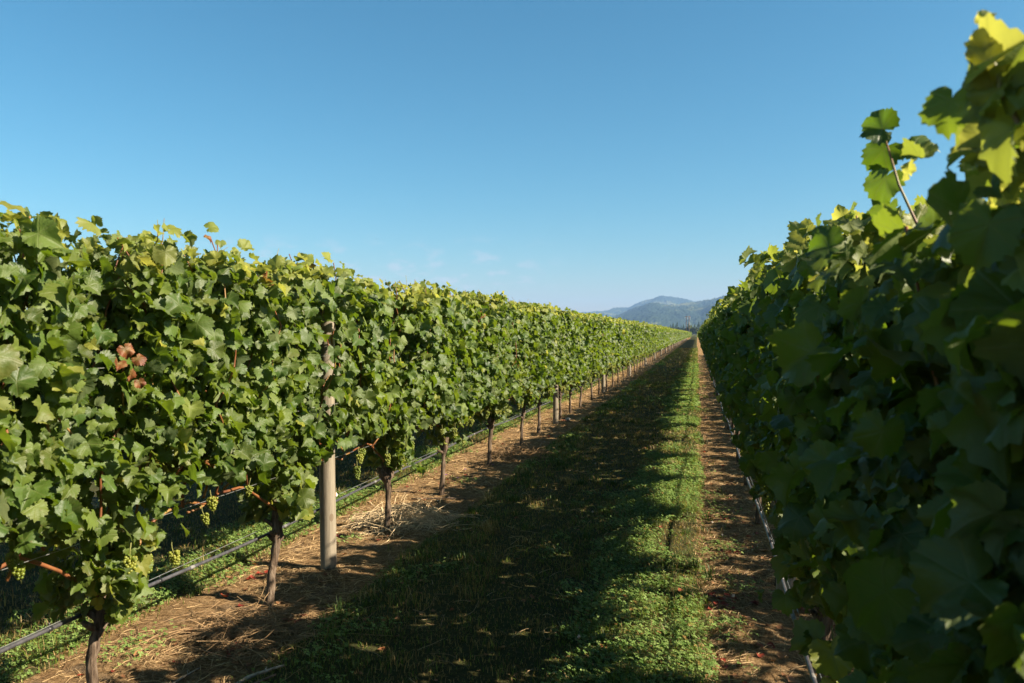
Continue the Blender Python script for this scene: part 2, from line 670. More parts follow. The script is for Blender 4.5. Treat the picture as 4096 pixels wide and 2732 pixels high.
# ------------------------------------------------------------------ grass, clover, straw, litter
def blades(P, h, w, bend, az, col):
    """bent tapered blades; arrays of length n"""
    n = len(P)
    d = np.stack([np.cos(az), np.sin(az), np.zeros(n)], -1)
    s = np.stack([-np.sin(az), np.cos(az), np.zeros(n)], -1)
    up = np.array([0, 0, 1.0])
    p1 = P + up * (h * 0.55)[:, None] + d * (bend * h * 0.25)[:, None]
    p2 = P + up * (h * (1 - 0.35 * bend))[:, None] + d * (bend * h * 0.9)[:, None]
    sw = s * w[:, None]
    V = np.stack([P - sw, P + sw, p1 - sw * 0.8, p1 + sw * 0.8, p2], 1).reshape(-1, 3)
    b = np.arange(n)[:, None] * 5
    Q = b + np.array([[0, 1, 3, 2]])
    T = b + np.array([[2, 3, 4]])
    return V, Q, T, np.repeat(col, 5, 0)


class Stuff:
    def __init__(self):
        self.V, self.Q, self.T, self.C, self.n = [], [], [], [], 0

    def add(self, V, Q, T, C):
        if Q is not None and len(Q):
            self.Q.append(Q + self.n)
        if T is not None and len(T):
            self.T.append(T + self.n)
        self.V.append(V)
        self.C.append(C)
        self.n += len(V)

    def mesh(self, name, mat):
        F = []
        if self.Q:
            F.append(np.concatenate(self.Q))
        if self.T:
            F.append(np.concatenate(self.T))
        return make_mesh(name, np.concatenate(self.V), F, mat, col=np.concatenate(self.C))


def lerp(a, b, t):
    return np.asarray(a)[None, :] * (1 - t)[:, None] + np.asarray(b)[None, :] * t[:, None]


def greenness(x, y):
    """how much of the sward is clover and green grass rather than dry stubble"""
    n = fbm(x * 1.1, y * 0.6, 50, 4)
    n2 = fbm(x * 5, y * 4, 54, 3)
    edge = smooth(-0.95, -0.45, x) * smooth(0.6, 0.1, x) + 0.55 * smooth(-1.45, -1.9, x) * smooth(-2.3, -2.1, x) + smooth(-4.1, -3.6, x) * smooth(-3.0, -3.1, x)
    return np.clip(0.02 + 0.85 * edge + 1.7 * (n - 0.5) + 1.0 * (n2 - 0.5), 0, 1)


grass = Stuff()
zones = [  # x0, x1, y0, y1, per m2, height, width
    (-2.35, 0.30, 2.9, 8.0, 5200, 0.040, 0.0017),
    (-2.35, 0.30, 8.0, 16.0, 2600, 0.042, 0.0028),
    (-2.35, 0.30, 16.0, 34.0, 900, 0.048, 0.0055),
    (-2.35, 0.30, 34.0, 90.0, 170, 0.055, 0.014),
    (-5.6, -2.95, 2.2, 9.0, 3000, 0.045, 0.0022),
    (-5.6, -2.95, 9.0, 20.0, 1100, 0.05, 0.004),
    (-4.6, -2.95, 20.0, 60.0, 220, 0.055, 0.010),
]
for x0, x1, y0, y1, dens, hh, ww in zones:
    n = int((x1 - x0) * (y1 - y0) * dens)
    x = rng.uniform(x0, x1, n)
    y = rng.uniform(y0, y1, n)
    g = greenness(x, y)
    keep = ~in_soil(x, y, 0.075)
    # ragged edge: a few blades stand inside the soil strip
    keep |= rng.random(n) < 0.05 * smooth(0.75, 0.95, fbm(x * 4, y * 3, 61, 2) + 0.35)
    keep &= rng.random(n) < 0.45 + 0.55 * g
    x, y, g = x[keep], y[keep], g[keep]
    n = len(x)
    P = np.stack([x, y, surf(x, y) - 0.004], -1)
    tuft = smooth(0.52, 0.75, fbm(x * 3.5, y * 3.5, 70, 3))
    h = hh * rng.uniform(0.45, 1.25, n) * (0.65 + 0.5 * g + 1.1 * tuft)
    w = ww * rng.uniform(0.6, 1.3, n)
    dryb = rng.random(n) > (0.16 + 0.76 * g)
    c = lerp((0.040, 0.085, 0.009), (0.19, 0.24, 0.036), rng.random(n))
    c2 = lerp((0.13, 0.075, 0.026), (0.40, 0.28, 0.11), rng.random(n))
    c = np.where(dryb[:, None], c2, c)
    grass.add(*blades(P, h, w, rng.uniform(0.1, 1.3, n), rng.uniform(0, 6.283, n), c))
# taller tufts
for _ in range(260):
    cx = rng.choice([rng.uniform(-2.1, 0.05), rng.uniform(-2.1, -1.6), rng.uniform(-4.0, -3.1), rng.uniform(-0.5, 0.1)])
    cy = rng.uniform(3, 18)
    n = rng.integers(14, 40)
    x = cx + rng.normal(0, 0.03, n)
    y = cy + rng.normal(0, 0.03, n)
    P = np.stack([x, y, surf(x, y) - 0.004], -1)
    sc = rng.uniform(0.7, 1.4)
    c = lerp((0.030, 0.060, 0.010), (0.09, 0.13, 0.03), rng.random(n))
    if rng.random() < 0.3:
        c = lerp((0.16, 0.11, 0.045), (0.40, 0.31, 0.15), rng.random(n))
    grass.add(*blades(P, sc * rng.uniform(0.05, 0.11, n), np.full(n, 0.0022 + 0.00012 * cy), rng.uniform(0.3, 1.4, n), rng.uniform(0, 6.283, n), c))
tag(obj("grass", grass.mesh("grass", M_GRASS)), kind="stuff")

clover = Stuff()


def clover_leaves(x, y, r, h):
    n = len(x)
    P = np.stack([x, y, surf(x, y) + h], -1)
    az = rng.uniform(0, 6.283, n)
    tilt = rng.normal(0, 0.24, (n, 2)) + np.array([-0.26, 0.0])
    c = lerp((0.085, 0.165, 0.028), (0.25, 0.34, 0.10), rng.random(n))
    yl = rng.random(n) < 0.06
    c = np.where(yl[:, None], lerp((0.22, 0.19, 0.05), (0.30, 0.16, 0.05), rng.random(n)), c)
    for kk in range(3):
        a = az + kk * 2.094
        d = np.stack([np.cos(a), np.sin(a)], -1)
        s = np.stack([-np.sin(a), np.cos(a)], -1)
        pts = []
        for (u, v) in ((0.05, 0), (0.55, -0.48), (1.05, -0.30), (0.98, 0.0), (1.05, 0.30), (0.55, 0.48)):
            q = (d * u + s * v) * r[:, None]
            z = q[:, 0] * tilt[:, 0] + q[:, 1] * tilt[:, 1] + (abs(v) * 0.35 - 0.10 * u) * r
            pts.append(P + np.stack([q[:, 0], q[:, 1], z], -1))
        V = np.stack(pts, 1).reshape(-1, 3)
        b = np.arange(n)[:, None] * 6
        T = np.concatenate([b + np.array([[0, 1, 3]]), b + np.array([[1, 2, 3]]), b + np.array([[0, 3, 5]]), b + np.array([[3, 4, 5]])])
        clover.add(V, None, T, np.repeat(c, 6, 0))


for x0, x1, y0, y1, dens, rr in ((-2.3, 0.32, 2.9, 9, 3600, 0.0100), (-2.3, 0.3, 9, 18, 1500, 0.015), (-2.3, 0.3, 18, 45, 320, 0.028),
                                 (-4.3, -2.85, 2.0, 10, 2300, 0.0105), (-4.2, -2.9, 10, 22, 1000, 0.015), (-4.2, -2.9, 22, 50, 140, 0.028)):
    n = int((x1 - x0) * (y1 - y0) * dens)
    x = rng.uniform(x0, x1, n)
    y = rng.uniform(y0, y1, n)
    g = greenness(x, y)
    cl = smooth(0.45, 0.85, g) * np.where((x > -2.3) & (x < -1.2), 0.4, 1.0)
    soil = in_soil(x, y, 0.065)
    spill = smooth(0.60, 0.72, fbm(x * 3, y * 2.2, 81, 3)) * 0.5
    keep = np.where(soil, rng.random(n) < spill * smooth(0.35, 0.05, x) * (x > -0.3) + spill * smooth(-2.85, -3.05, x) * (x < -2.6), rng.random(n) < cl)
    x, y = x[keep], y[keep]
    clover_leaves(x, y, rr * rng.uniform(0.6, 1.3, len(x)), rng.uniform(0.012, 0.055, len(x)))
# leafy weeds standing in the soil
for cx, cy, sp, nn in ((0.16, 4.6, 0.08, 120), (0.30, 5.3, 0.07, 90), (-2.75, 5.9, 0.07, 60), (-2.55, 8.5, 0.1, 80), (-2.9, 3.6, 0.10, 130), (-2.7, 15.6, 0.15, 120), (0.2, 7.5, 0.12, 120), (0.22, 6.3, 0.10, 150)):
    x = cx + rng.normal(0, sp, nn)
    y = cy + rng.normal(0, sp * 1.3, nn)
    clover_leaves(x, y, 0.011 * rng.uniform(0.6, 1.3, nn), rng.uniform(0.01, 0.05, nn))
tag(obj("clover", clover.mesh("clover", M_GRASS)), kind="stuff")


def straws(x, y, L, w, col, lift=0.012, curl=0.5):
    """lying, slightly arched flat stems"""
    n = len(x)
    az = rng.uniform(0, 6.283, n)
    cv = rng.normal(0, curl, n)
    seg = 4
    up = rng.uniform(0, 1, n) ** 2 * lift
    tl = rng.normal(0, 0.16, n)
    V = np.zeros((n, seg + 1, 2, 3))
    px, py = x - np.cos(az) * L / 2, y - np.sin(az) * L / 2
    z0 = surf(x, y)
    for i in range(seg + 1):
        a = az + cv * (i / seg - 0.5)
        t = i / seg
        zz = np.maximum(surf(px, py), z0 - 0.01) + 0.003 + up * 4 * t * (1 - t) + np.maximum(0, tl * L * (t - 0.5))
        s = np.stack([-np.sin(a), np.cos(a), np.full(n, 0.6)], -1) * (w * (1 - 0.5 * t))[:, None]
        p = np.stack([px, py, zz], -1)
        V[:, i, 0] = p - s
        V[:, i, 1] = p + s
        px = px + np.cos(a) * L / seg
        py = py + np.sin(a) * L / seg
    b = np.arange(n)[:, None] * (2 * (seg + 1))
    Q = np.concatenate([b + np.array([[2 * i, 2 * i + 1, 2 * i + 3, 2 * i + 2]]) for i in range(seg)])
    return V.reshape(-1, 3), Q, None, np.repeat(col, 2 * (seg + 1), 0)


straw = Stuff()
for key, y0, y1, dens, ww, LL in (('left', 1.5, 8, 1600, 0.0013, 0.10), ('left', 8, 17, 900, 0.0022, 0.14), ('left', 17, 40, 150, 0.0042, 0.2),
                                  ('right', 2.2, 9, 2600, 0.0012, 0.10), ('right', 9, 18, 950, 0.0020, 0.13), ('right', 18, 40, 160, 0.004, 0.2)):
    x0, x1, s_ = STRIPS[key]
    n = int((x1 - x0) * (y1 - y0) * dens)
    x = rng.uniform(x0, x1, n)
    y = rng.uniform(y0, y1, n)
    m = smooth(0.36, 0.60, fbm(x * 2.0, y * 1.4, 90, 3))
    keep = in_soil(x, y) & (rng.random(n) < 0.15 + 0.85 * m)
    x, y = x[keep], y[keep]
    n = len(x)
    t = rng.random(n)
    c = lerp((0.10, 0.050, 0.022), (0.66, 0.46, 0.235), t ** 1.2)
    straw.add(*straws(x, y, LL * rng.uniform(0.3, 1.3, n), ww * rng.uniform(0.6, 1.5, n), c, 0.02, 0.6))
# a few stems scattered over the lane
n = 900
x = rng.uniform(-2.0, 0.0, n)
y = rng.uniform(3, 16, n)
straw.add(*straws(x, y, rng.uniform(0.05, 0.18, n), 0.0013 + 0.0001 * y, lerp((0.22, 0.13, 0.06), (0.50, 0.37, 0.20), rng.random(n)), 0.03, 0.6))
tag(obj("straw", straw.mesh("straw", M_STRAW)), kind="stuff")

litter = Stuff()


def crumpled(x, y, r, c):
    n = len(x)
    P = np.stack([x, y, surf(x, y) + 0.006], -1)
    k = 7
    a = np.linspace(0, 6.283, k, endpoint=False)[None, :] + rng.uniform(0, 6, (n, 1))
    rr = r[:, None] * rng.uniform(0.55, 1.15, (n, k))
    ring = np.stack([P[:, 0:1] + np.cos(a) * rr, P[:, 1:2] + np.sin(a) * rr, P[:, 2:3] + rng.uniform(-0.1, 0.7, (n, k)) * r[:, None]], -1)
    V = np.concatenate([P[:, None, :], ring], 1).reshape(-1, 3)
    b = np.arange(n)[:, None] * (k + 1)
    T = np.concatenate([b + np.array([[0, 1 + i, 1 + (i + 1) % k]]) for i in range(k)])
    litter.add(V, None, T, np.repeat(c, k + 1, 0))


for key, nn in (('left', 150), ('right', 330)):
    x0, x1, s_ = STRIPS[key]
    x = rng.uniform(x0 + 0.05, x1 - 0.1, nn)
    y = 2.2 + rng.exponential(5.5, nn)
    t = rng.random(nn)
    c = np.where((t < 0.35)[:, None], lerp((0.14, 0.02, 0.012), (0.26, 0.05, 0.022), rng.random(nn)), lerp((0.15, 0.06, 0.025), (0.40, 0.20, 0.09), rng.random(nn)))
    crumpled(x, y, rng.uniform(0.012, 0.034, nn), c)
for cx, cy, nn in ((0.16, 5.05, 14), (0.13, 4.15, 7), (0.30, 6.2, 10), (-2.35, 3.7, 8), (-2.30, 4.2, 8), (-2.9, 4.9, 6), (-2.72, 6.9, 7), (-2.45, 14.9, 9), (-2.8, 15.1, 8)):
    x = cx + rng.normal(0, 0.05, nn)
    y = cy + rng.normal(0, 0.07, nn)
    crumpled(x, y, rng.uniform(0.014, 0.032, nn), lerp((0.16, 0.018, 0.012), (0.30, 0.05, 0.025), rng.random(nn)))
x = rng.uniform(-2.0, 0.0, 160)
y = 3 + rng.exponential(5.0, 160)
crumpled(x, y, rng.uniform(0.010, 0.022, 160), lerp((0.20, 0.05, 0.02), (0.40, 0.22, 0.10), rng.random(160)))
tag(obj("leaf_litter", litter.mesh("leaf_litter", M_STRAW)), kind="stuff")

# ------------------------------------------------------------------ vine leaves
_ctrl = np.array([[0, 1.0], [26, 0.82], [54, 0.92], [84, 0.72], [112, 0.75], [140, 0.64], [160, 0.48], [180, 0.10]])


def leaf_template(seed, n_out, mid):
    g = np.random.default_rng(seed)
    a = np.linspace(-np.pi, np.pi, n_out, endpoint=False)
    ct = _ctrl.copy()
    ct[1:-1, 1] *= g.uniform(0.90, 1.08, len(ct) - 2)
    deg = np.abs(np.degrees(a))
    r = np.interp(deg, ct[:, 0], ct[:, 1])
    if n_out >= 30:
        r = r * (1 + 0.055 * np.where(np.arange(n_out) % 2 == 0, 1, -1) + g.normal(0, 0.02, n_out))
    else:
        r = r * (1 + g.normal(0, 0.06, n_out))
    r[0] = 0.10
    ring = np.stack([np.sin(a) * r, np.cos(a) * r], -1)
    V = [np.zeros((1, 2))]
    T = []
    if mid:
        V.append(ring[::2] * 0.55)
        V.append(ring)
        nm = len(ring[::2])
        for i in range(nm):
            j = (i + 1) % nm
            T.append([0, 1 + i, 1 + j])
            o0, o1, o2 = 1 + nm + 2 * i, 1 + nm + 2 * i + 1, 1 + nm + (2 * i + 2) % n_out
            T += [[1 + i, o0, o1], [1 + i, o1, 1 + j], [1 + j, o1, o2]]
    else:
        V.append(ring)
        for i in range(n_out):
            T.append([0, 1 + i, 1 + (i + 1) % n_out])
    V = np.concatenate(V)
    x, y = V[:, 0], V[:, 1]
    rad = np.hypot(x, y)
    ph = np.arctan2(x, y)
    cup = g.uniform(-0.30, 0.80)
    fold = g.uniform(-0.25, 0.75) if seed % 3 else g.uniform(0.7, 1.3)
    ruf = g.uniform(0.06, 0.26)
    z = -cup * (x ** 2 + 0.8 * (y - 0.2) ** 2) + fold * np.abs(x) + ruf * rad ** 2 * np.sin(4 * ph + g.uniform(0, 6)) - 0.10 * np.maximum(0, y) ** 2
    if n_out >= 16:
        z = z + g.normal(0, 0.045, len(z)) * np.minimum(1, rad * 1.6)
    z -= z[0]
    return np.stack([x, y, z], -1), np.array(T)[:, ::-1].copy() if False else np.array(T), V


TEMPL = {0: [leaf_template(100 + i, 44, True) for i in range(12)],
         1: [leaf_template(200 + i, 20, False) for i in range(8)],
         2: [leaf_template(300 + i, 9, False) for i in range(6)]}


def leaves_mesh(name, P, N, D, S, C, lod, g):
    """P base points, N blade normals, D tip directions, S size, C (n,3) attributes"""
    N = N / np.linalg.norm(N, axis=1, keepdims=True)
    D = D - N * np.sum(D * N, 1, keepdims=True)
    D /= np.linalg.norm(D, axis=1, keepdims=True) + 1e-9
    X = np.cross(D, N)
    n = len(P)
    which = g.integers(0, len(TEMPL[lod]), n)
    Vs, Ts, U, Cc, off = [], [], [], [], 0
    for t, (TV, TT, TU) in enumerate(TEMPL[lod]):
        idx = np.nonzero(which == t)[0]
        if not len(idx):
            continue
        flip = np.where(g.random(len(idx)) < 0.5, -1.0, 1.0)
        v = (TV[None, :, 0:1] * (flip[:, None, None]) * X[idx][:, None, :] + TV[None, :, 1:2] * D[idx][:, None, :] + TV[None, :, 2:3] * N[idx][:, None, :]) * S[idx][:, None, None] + P[idx][:, None, :]
        m = len(TV)
        tt = TT[None] + (np.arange(len(idx)) * m)[:, None, None]
        # mirrored leaves need their winding turned so that the upper side stays up
        fl = flip > 0
        tt[fl] = tt[fl][:, :, ::-1]
        Vs.append(v.reshape(-1, 3))
        Ts.append(tt.reshape(-1, 3) + off)
        U.append(np.tile(TU, (len(idx), 1)))
        Cc.append(np.repeat(C[idx], m, 0))
        off += len(idx) * m
    return make_mesh(name, np.concatenate(Vs), np.concatenate(Ts), M_LEAF, uv=np.concatenate(U), col=np.concatenate(Cc))


def shoot_path(g, y0, z0, top, wob=0.07):
    k = 9
    t = np.linspace(0, 1, k)
    lean = g.normal(0, 0.13)
    sx = g.normal(0, 0.05)
    x = g.normal(0, 0.03) + sx * t + wob * np.cumsum(g.normal(0, 0.22, k)) * 0.5
    y = y0 + lean * t + wob * np.cumsum(g.normal(0, 0.25, k)) * 0.5
    z = z0 + (top - z0) * t
    return np.stack([x, y, z], -1)


def canopy(seed, n, top_fn, half, lod, size=0.078, y_half=0.95, gap=None, bot=0.60, drop=0.24, front_x=0.0, shoots=15, hang=1.0, sides=(1.0, 1.0), clear=None):
    """returns the leaf mesh and the shoot paths of one vine; origin at the trunk base, y along the row"""
    g = np.random.default_rng(seed)
    paths = []
    for i in range(shoots):
        y0 = -y_half + (i + g.uniform(0.1, 0.9)) * 2 * y_half / shoots
        tp = float(top_fn(y0)) + g.normal(0, 0.035) - 0.03
        paths.append(shoot_path(g, y0, g.uniform(0.76, 0.90), tp))
    pp = np.array(paths)
    si = g.integers(0, shoots, n)
    u = g.random(n) ** 0.93
    f = u * (pp.shape[1] - 1)
    i0 = np.minimum(f.astype(int), pp.shape[1] - 2)
    fr = (f - i0)[:, None]
    Q = pp[si, i0] * (1 - fr) + pp[si, i0 + 1] * fr
    side = np.where(g.random(n) < 0.5, -1.0, 1.0)
    out = np.abs(g.normal(0.55, 0.33, n)) * half
    out = np.minimum(out, half * 1.12)
    # the outline swells and sinks along the row
    sw = 0.80 + 0.40 * fbm((Q[:, 1] + seed) * 2.2, Q[:, 2] * 2.0, seed % 50, 3)
    sc_side = np.where(side > 0, sides[0], sides[1])
    P = Q + np.stack([side * out * sw * sc_side, g.normal(0, 0.085, n), g.normal(-0.01, 0.055, n)], -1)
    # leaves of the fruit zone and of laterals that hang round the head
    nh = int(n * 0.13 * hang)
    hy = np.concatenate([g.normal(0, 0.22, nh // 2), g.uniform(-y_half, y_half, nh - nh // 2)])
    low = bot - drop * np.exp(-(hy / 0.22) ** 2) + 0.08 * (vnoise(hy * 3, hy * 0 + seed, 5) - 0.5)
    hz = low + np.abs(g.normal(0.0, 0.16, nh))
    hs = np.where(g.random(nh) < 0.5, -1.0, 1.0)
    H = np.stack([hs * np.abs(g.normal(0.10, 0.07, nh)), hy, hz], -1)
    P = np.concatenate([P, H])
    side = np.concatenate([side, hs])
    n = len(P)
    lowb = bot - drop * np.exp(-(P[:, 1] / 0.24) ** 2)
    top = top_fn(P[:, 1])
    ok = (P[:, 2] > lowb) & (P[:, 2] < top + 0.02)
    # the fruit zone has been thinned by hand
    ok &= ~((P[:, 2] < 1.14) & (g.random(n) < 0.22))
    # hollows and bulges in the leaf wall
    hol = fbm((P[:, 1] + 3 * side + seed * 1.7) * 8.0, P[:, 2] * 8.0, seed % 37, 2)
    ok &= ~((hol < 0.35) & (np.abs(P[:, 0]) > 0.40 * half) & (P[:, 2] < top - 0.05))
    if gap is not None:
        for (gy, gz0, gz1, gw, gp) in gap:
            ok &= ~(((np.abs(P[:, 1] - gy + 2.0 * P[:, 0]) < gw) | (np.abs(P[:, 1] - gy) < gw * 0.75)) & (P[:, 2] > gz0) & (P[:, 2] < gz1) & (P[:, 0] > -0.04) & (g.random(n) < gp))
    if clear is not None:   # nothing hangs into the place where the photographer stands
        ok &= ~((P[:, 1] + clear[0] < 1.0) & (P[:, 0] + clear[1] < 0.40))
    P, side = P[ok], side[ok]
    n = len(P)
    hrel = (P[:, 2] - 0.5) / 1.6
    upw = 0.50 + 0.45 * smooth(0.80, 1.0, hrel)
    N = np.stack([side * g.uniform(0.25, 1.05, n), g.normal(0, 0.62, n), np.abs(g.normal(upw, 0.32, n)) + 0.02], -1)
    wild = g.random(n) < 0.26
    N[wild] = g.normal(0, 1, (wild.sum(), 3))
    D = np.stack([side * g.uniform(-0.2, 0.9, n), g.normal(0, 0.75, n), -g.uniform(0.1, 1.2, n)], -1)
    topleaf = (P[:, 2] > top_fn(P[:, 1]) - 0.14)
    up2 = topleaf & (g.random(n) < 0.4)
    D[up2, 2] *= -0.7
    S = size * np.exp(np.clip(g.normal(-0.02, 0.36, n), -1.0, 0.46))
    S = np.where(topleaf, S * 0.85, S)
    rn = np.clip(0.62 * g.random(n) + 0.75 * (fbm(P[:, 1] * 2.6 + seed, P[:, 2] * 2.6, seed % 41, 2) - 0.5) + 0.19, 0, 1)
    yel = np.where(g.random(n) < 0.012, g.uniform(0.6, 1.0, n), np.clip(g.normal(0.03, 0.07, n), 0, 0.25))
    yel = yel + topleaf * g.uniform(0, 0.8, n) + (P[:, 2] < 0.85) * (g.random(n) < 0.10) * g.uniform(0.3, 0.9, n)
    dry = np.where(g.random(n) < 0.0025 + 0.006 * (P[:, 2] < 0.8), g.uniform(0.5, 1.0, n), 0) + np.clip(g.normal(0.0, 0.05, n), 0, 1)
    C = np.stack([rn, np.clip(yel, 0, 1), np.clip(dry, 0, 1)], -1)
    # growing tips above the trimmed top
    me = leaves_mesh("foliage", P, N, D, S, C, lod, g)
    return me, paths, P


def cane_mesh(P, r0, r1, name="cane", mat=None, n=6):
    P = np.asarray(P)
    r = np.linspace(r0, r1, len(P))
    r[::2] *= 1.18
    return MB().tube(P, r, n).mesh(name, mat or M_CANE)


def trunk_mesh(seed, lean=(0.0, 0.06), head=0.52, r=0.021, knob=0.040, hi=True):
    g = np.random.default_rng(seed)
    k = 16 if hi else 6
    t = np.linspace(0, 1, k)
    wob = 0.026
    wx = np.cumsum(g.normal(0, 1, k)) * wob * (4 / k)
    wy = np.cumsum(g.normal(0, 1, k)) * wob * (4 / k)
    x = lean[0] * t ** 1.3 + (wx - wx[0]) * t
    y = -lean[1] * (1 - t) ** 1.4 + (wy - wy[-1]) * t * (1 - t) * 3
    z = -0.06 + (head + 0.12 + 0.06) * t
    kn = np.exp(-((t - 0.80) / 0.10) ** 2)
    rad = r * (1.25 - 0.3 * t + 0.35 * np.exp(-t * 14)) + (knob - r) * kn + (knob - r) * 0.4 * np.exp(-((t - 1.0) / 0.12) ** 2)
    mb = MB()
    mb.tube(np.stack([x, y, z], -1), rad * (1 + (0.18 * g.normal(0, 1, k) if hi else 0) * (t > 0.55)), 12 if hi else 6, bump=0.22, seed=seed)
    hx, hy, hz = x[-1], y[-1], z[-1]
    if hi:   # stubs and the two arms that bend to the fruiting wire
        for q in range(7):
            i = 10 + q % 6
            a = g.uniform(0, 6.28)
            d = np.array([math.cos(a), math.sin(a), g.uniform(0.3, 1.0)])
            p = np.array([x[i], y[i], z[i]])
            mb.tube([p, p + d * 0.035, p + d * g.uniform(0.05, 0.085)], [0.020, 0.016, 0.010], 7, bump=0.2, seed=seed + q)
    me = mb.mesh("trunk", M_BARK)
    return me, (hx, hy, hz)


def arm_mesh(seed, head, sgn, L=0.85, zw=0.74):
    g = np.random.default_rng(seed)
    t = np.linspace(0, 1, 11)
    x = head[0] * (1 - t) + g.normal(0, 0.012, 11)
    y = head[1] + sgn * L * t
    z = head[2] - 0.02 + (zw - head[2] + 0.02) * np.minimum(1, t * 2.2) + 0.05 * np.sin(np.pi * t) + g.normal(0, 0.006, 11)
    return cane_mesh(np.stack([x, y, z], -1), 0.0088, 0.0055, "cane", M_CANE, 7)


def ico(sub=1):
    import bmesh
    bm = bmesh.new()
    bmesh.ops.create_icosphere(bm, subdivisions=sub, radius=1)
    V = np.array([v.co[:] for v in bm.verts])
    F = np.array([[v.index for v in f.verts] for f in bm.faces])
    bm.free()
    return V, F


ICO_V, ICO_F = ico(2)


def bunch_mesh(seed, L=0.11, W=0.034, n=46, r=0.0072):
    g = np.random.default_rng(seed)
    mb = MB()
    pts = []
    tries = 0
    while len(pts) < n and tries < 4000:
        tries += 1
        t = g.random()
        rad = W * (1 - 0.75 * t ** 1.6) * (0.75 if t < 0.08 else 1.0)
        a = g.uniform(0, 6.283)
        q = rad * math.sqrt(g.uniform(0.35, 1))
        p = np.array([q * math.cos(a), q * math.sin(a), -0.02 - t * L])
        if all(np.linalg.norm(p - o) > r * 1.35 for o in pts):
            pts.append(p)
    for p in pts:
        mb.add(ICO_V * r * g.uniform(0.82, 1.12) + p, None, ICO_F)
    return mb.mesh("grape_bunch", M_GRAPE)


def stalk_mesh():
    return MB().tube([(0, 0, 0.035), (0.004, 0, 0.0), (0, 0.002, -0.05), (0, 0, -0.10)], [0.0022, 0.0022, 0.0018, 0.001], 5).mesh("stalk", M_STALK)


BUNCHES = [bunch_mesh(900 + i, L=(0.08, 0.10, 0.12, 0.09, 0.06)[i], W=(0.028, 0.031, 0.029, 0.026, 0.026)[i], n=(58, 70, 76, 54, 40)[i], r=0.0068) for i in range(5)]
STALK = stalk_mesh()


def add_bunch(root, x, y, z, g, sc=1.0):
    b = obj("grape_bunch", BUNCHES[g.integers(0, 5)], root, (x, y, z), (g.normal(0, 0.12), g.normal(0, 0.12), g.uniform(0, 6.28)), sc * g.uniform(0.85, 1.15))
    obj("stalk", STALK, b)
    return b


def vine_root(x, y, label, group):
    o = obj("grape_vine", None, None, (x, y, float(surf(np.array(x), np.array(y)))))
    o.empty_display_size = 0.1
    return tag(o, label, "grape vine", group)


ORD = ["first", "second", "third", "fourth", "fifth", "sixth", "seventh", "eighth", "ninth", "tenth", "eleventh", "twelfth"]


def top_left(y):
    return 2.11 + 0.02 * smooth(3.2, 2.4, np.asarray(y)) - 0.09 * np.exp(-((np.asarray(y) - 3.0) / 0.12) ** 2) - 0.12 * np.exp(-((np.asarray(y) - 3.9) / 0.16) ** 2) - 0.07 * np.exp(-((np.asarray(y) - 5.5) / 0.2) ** 2) + 0.10 * (fbm(np.asarray(y) * 1.6, np.asarray(y) * 0, 120, 3) - 0.5) + 0.07 * (vnoise(np.asarray(y) * 7, np.asarray(y) * 0, 124) - 0.5)


def top_right(y):
    y = np.asarray(y, float)
    base = np.interp(y, [-2, 0.6, 1.05, 1.35, 1.7, 2.2, 2.8, 3.6, 5, 8, 200], [2.0, 2.0, 2.0, 1.97, 1.93, 1.95, 2.03, 2.06, 2.08, 2.08, 2.08])
    return base + 0.09 * (fbm(y * 1.9, y * 0, 130, 3) - 0.5) + 0.07 * (vnoise(y * 7, y * 0, 134) - 0.5)


# ---------------------------------------------------------------- shared canopies for the vines farther off
def flat_top(h, s):
    return lambda y: h + 0.11 * (fbm(np.asarray(y) * 1.9 + s * 3.3, np.asarray(y) * 0, 140, 3) - 0.5) + 0.06 * (vnoise(np.asarray(y) * 7 + s * 5.1, np.asarray(y) * 0, 144) - 0.5)


POOL1 = [canopy(500 + i, 3100, flat_top(2.09, i), 0.27, 1, size=0.052, bot=0.82, drop=0.24)[0] for i in range(7)]
POOL2 = [canopy(600 + i, 1200, flat_top(2.09, i), 0.27, 2, size=0.075, bot=0.80, drop=0.20)[0] for i in range(5)]
TR1 = [trunk_mesh(700 + i, (random.uniform(-0.03, 0.03), random.uniform(-0.06, 0.12)), 0.52 + random.uniform(-0.04, 0.06), 0.021, random.uniform(0.03, 0.042))[0] for i in range(6)]
TR2 = [trunk_mesh(720 + i, (0, random.uniform(-0.05, 0.1)), 0.54, 0.024, 0.034, False)[0] for i in range(3)]

# ---------------------------------------------------------------- the sunlit row
LEFT = [1.25, 2.98, 4.50, 6.33, 7.86, 9.74, 11.6, 12.95, 15.0, 16.2, 17.8, 19.8, 21.2]
while LEFT[-1] < ROW_END:
    LEFT.append(LEFT[-1] + 1.78 + random.uniform(-0.12, 0.12))
near_labels = [
    "grape vine of the sunlit row cut by the left photo edge, trunk out of view",
    "sunlit grape vine nearest the camera, its smooth leaning trunk cut by the bottom edge",
    "sunlit grape vine with a curved dark trunk just before the first wooden post",
    "sunlit grape vine with a knobbly swollen trunk head, standing behind the dry straw heap",
    "sunlit grape vine with long pale grape bunches, second beyond the first wooden post",
    "sunlit grape vine with dark thick trunk head, third beyond the first wooden post",
    "sunlit grape vine with thin straight trunk, fourth beyond the first wooden post",
    "sunlit grape vine with dark shaded trunk, the last before the second wooden post",
]
TRUNK_SPEC = [((0.02, 0.05), 0.50, 0.020, 0.036), ((0.02, 0.07), 0.40, 0.021, 0.030), ((0.0, 0.13), 0.46, 0.022, 0.043), ((0.01, 0.05), 0.46, 0.021, 0.052),
              ((0.0, 0.10), 0.54, 0.021, 0.034), ((0.02, 0.06), 0.60, 0.022, 0.050), ((0, 0.01), 0.50, 0.020, 0.028), ((0.02, 0.06), 0.55, 0.022, 0.040)]
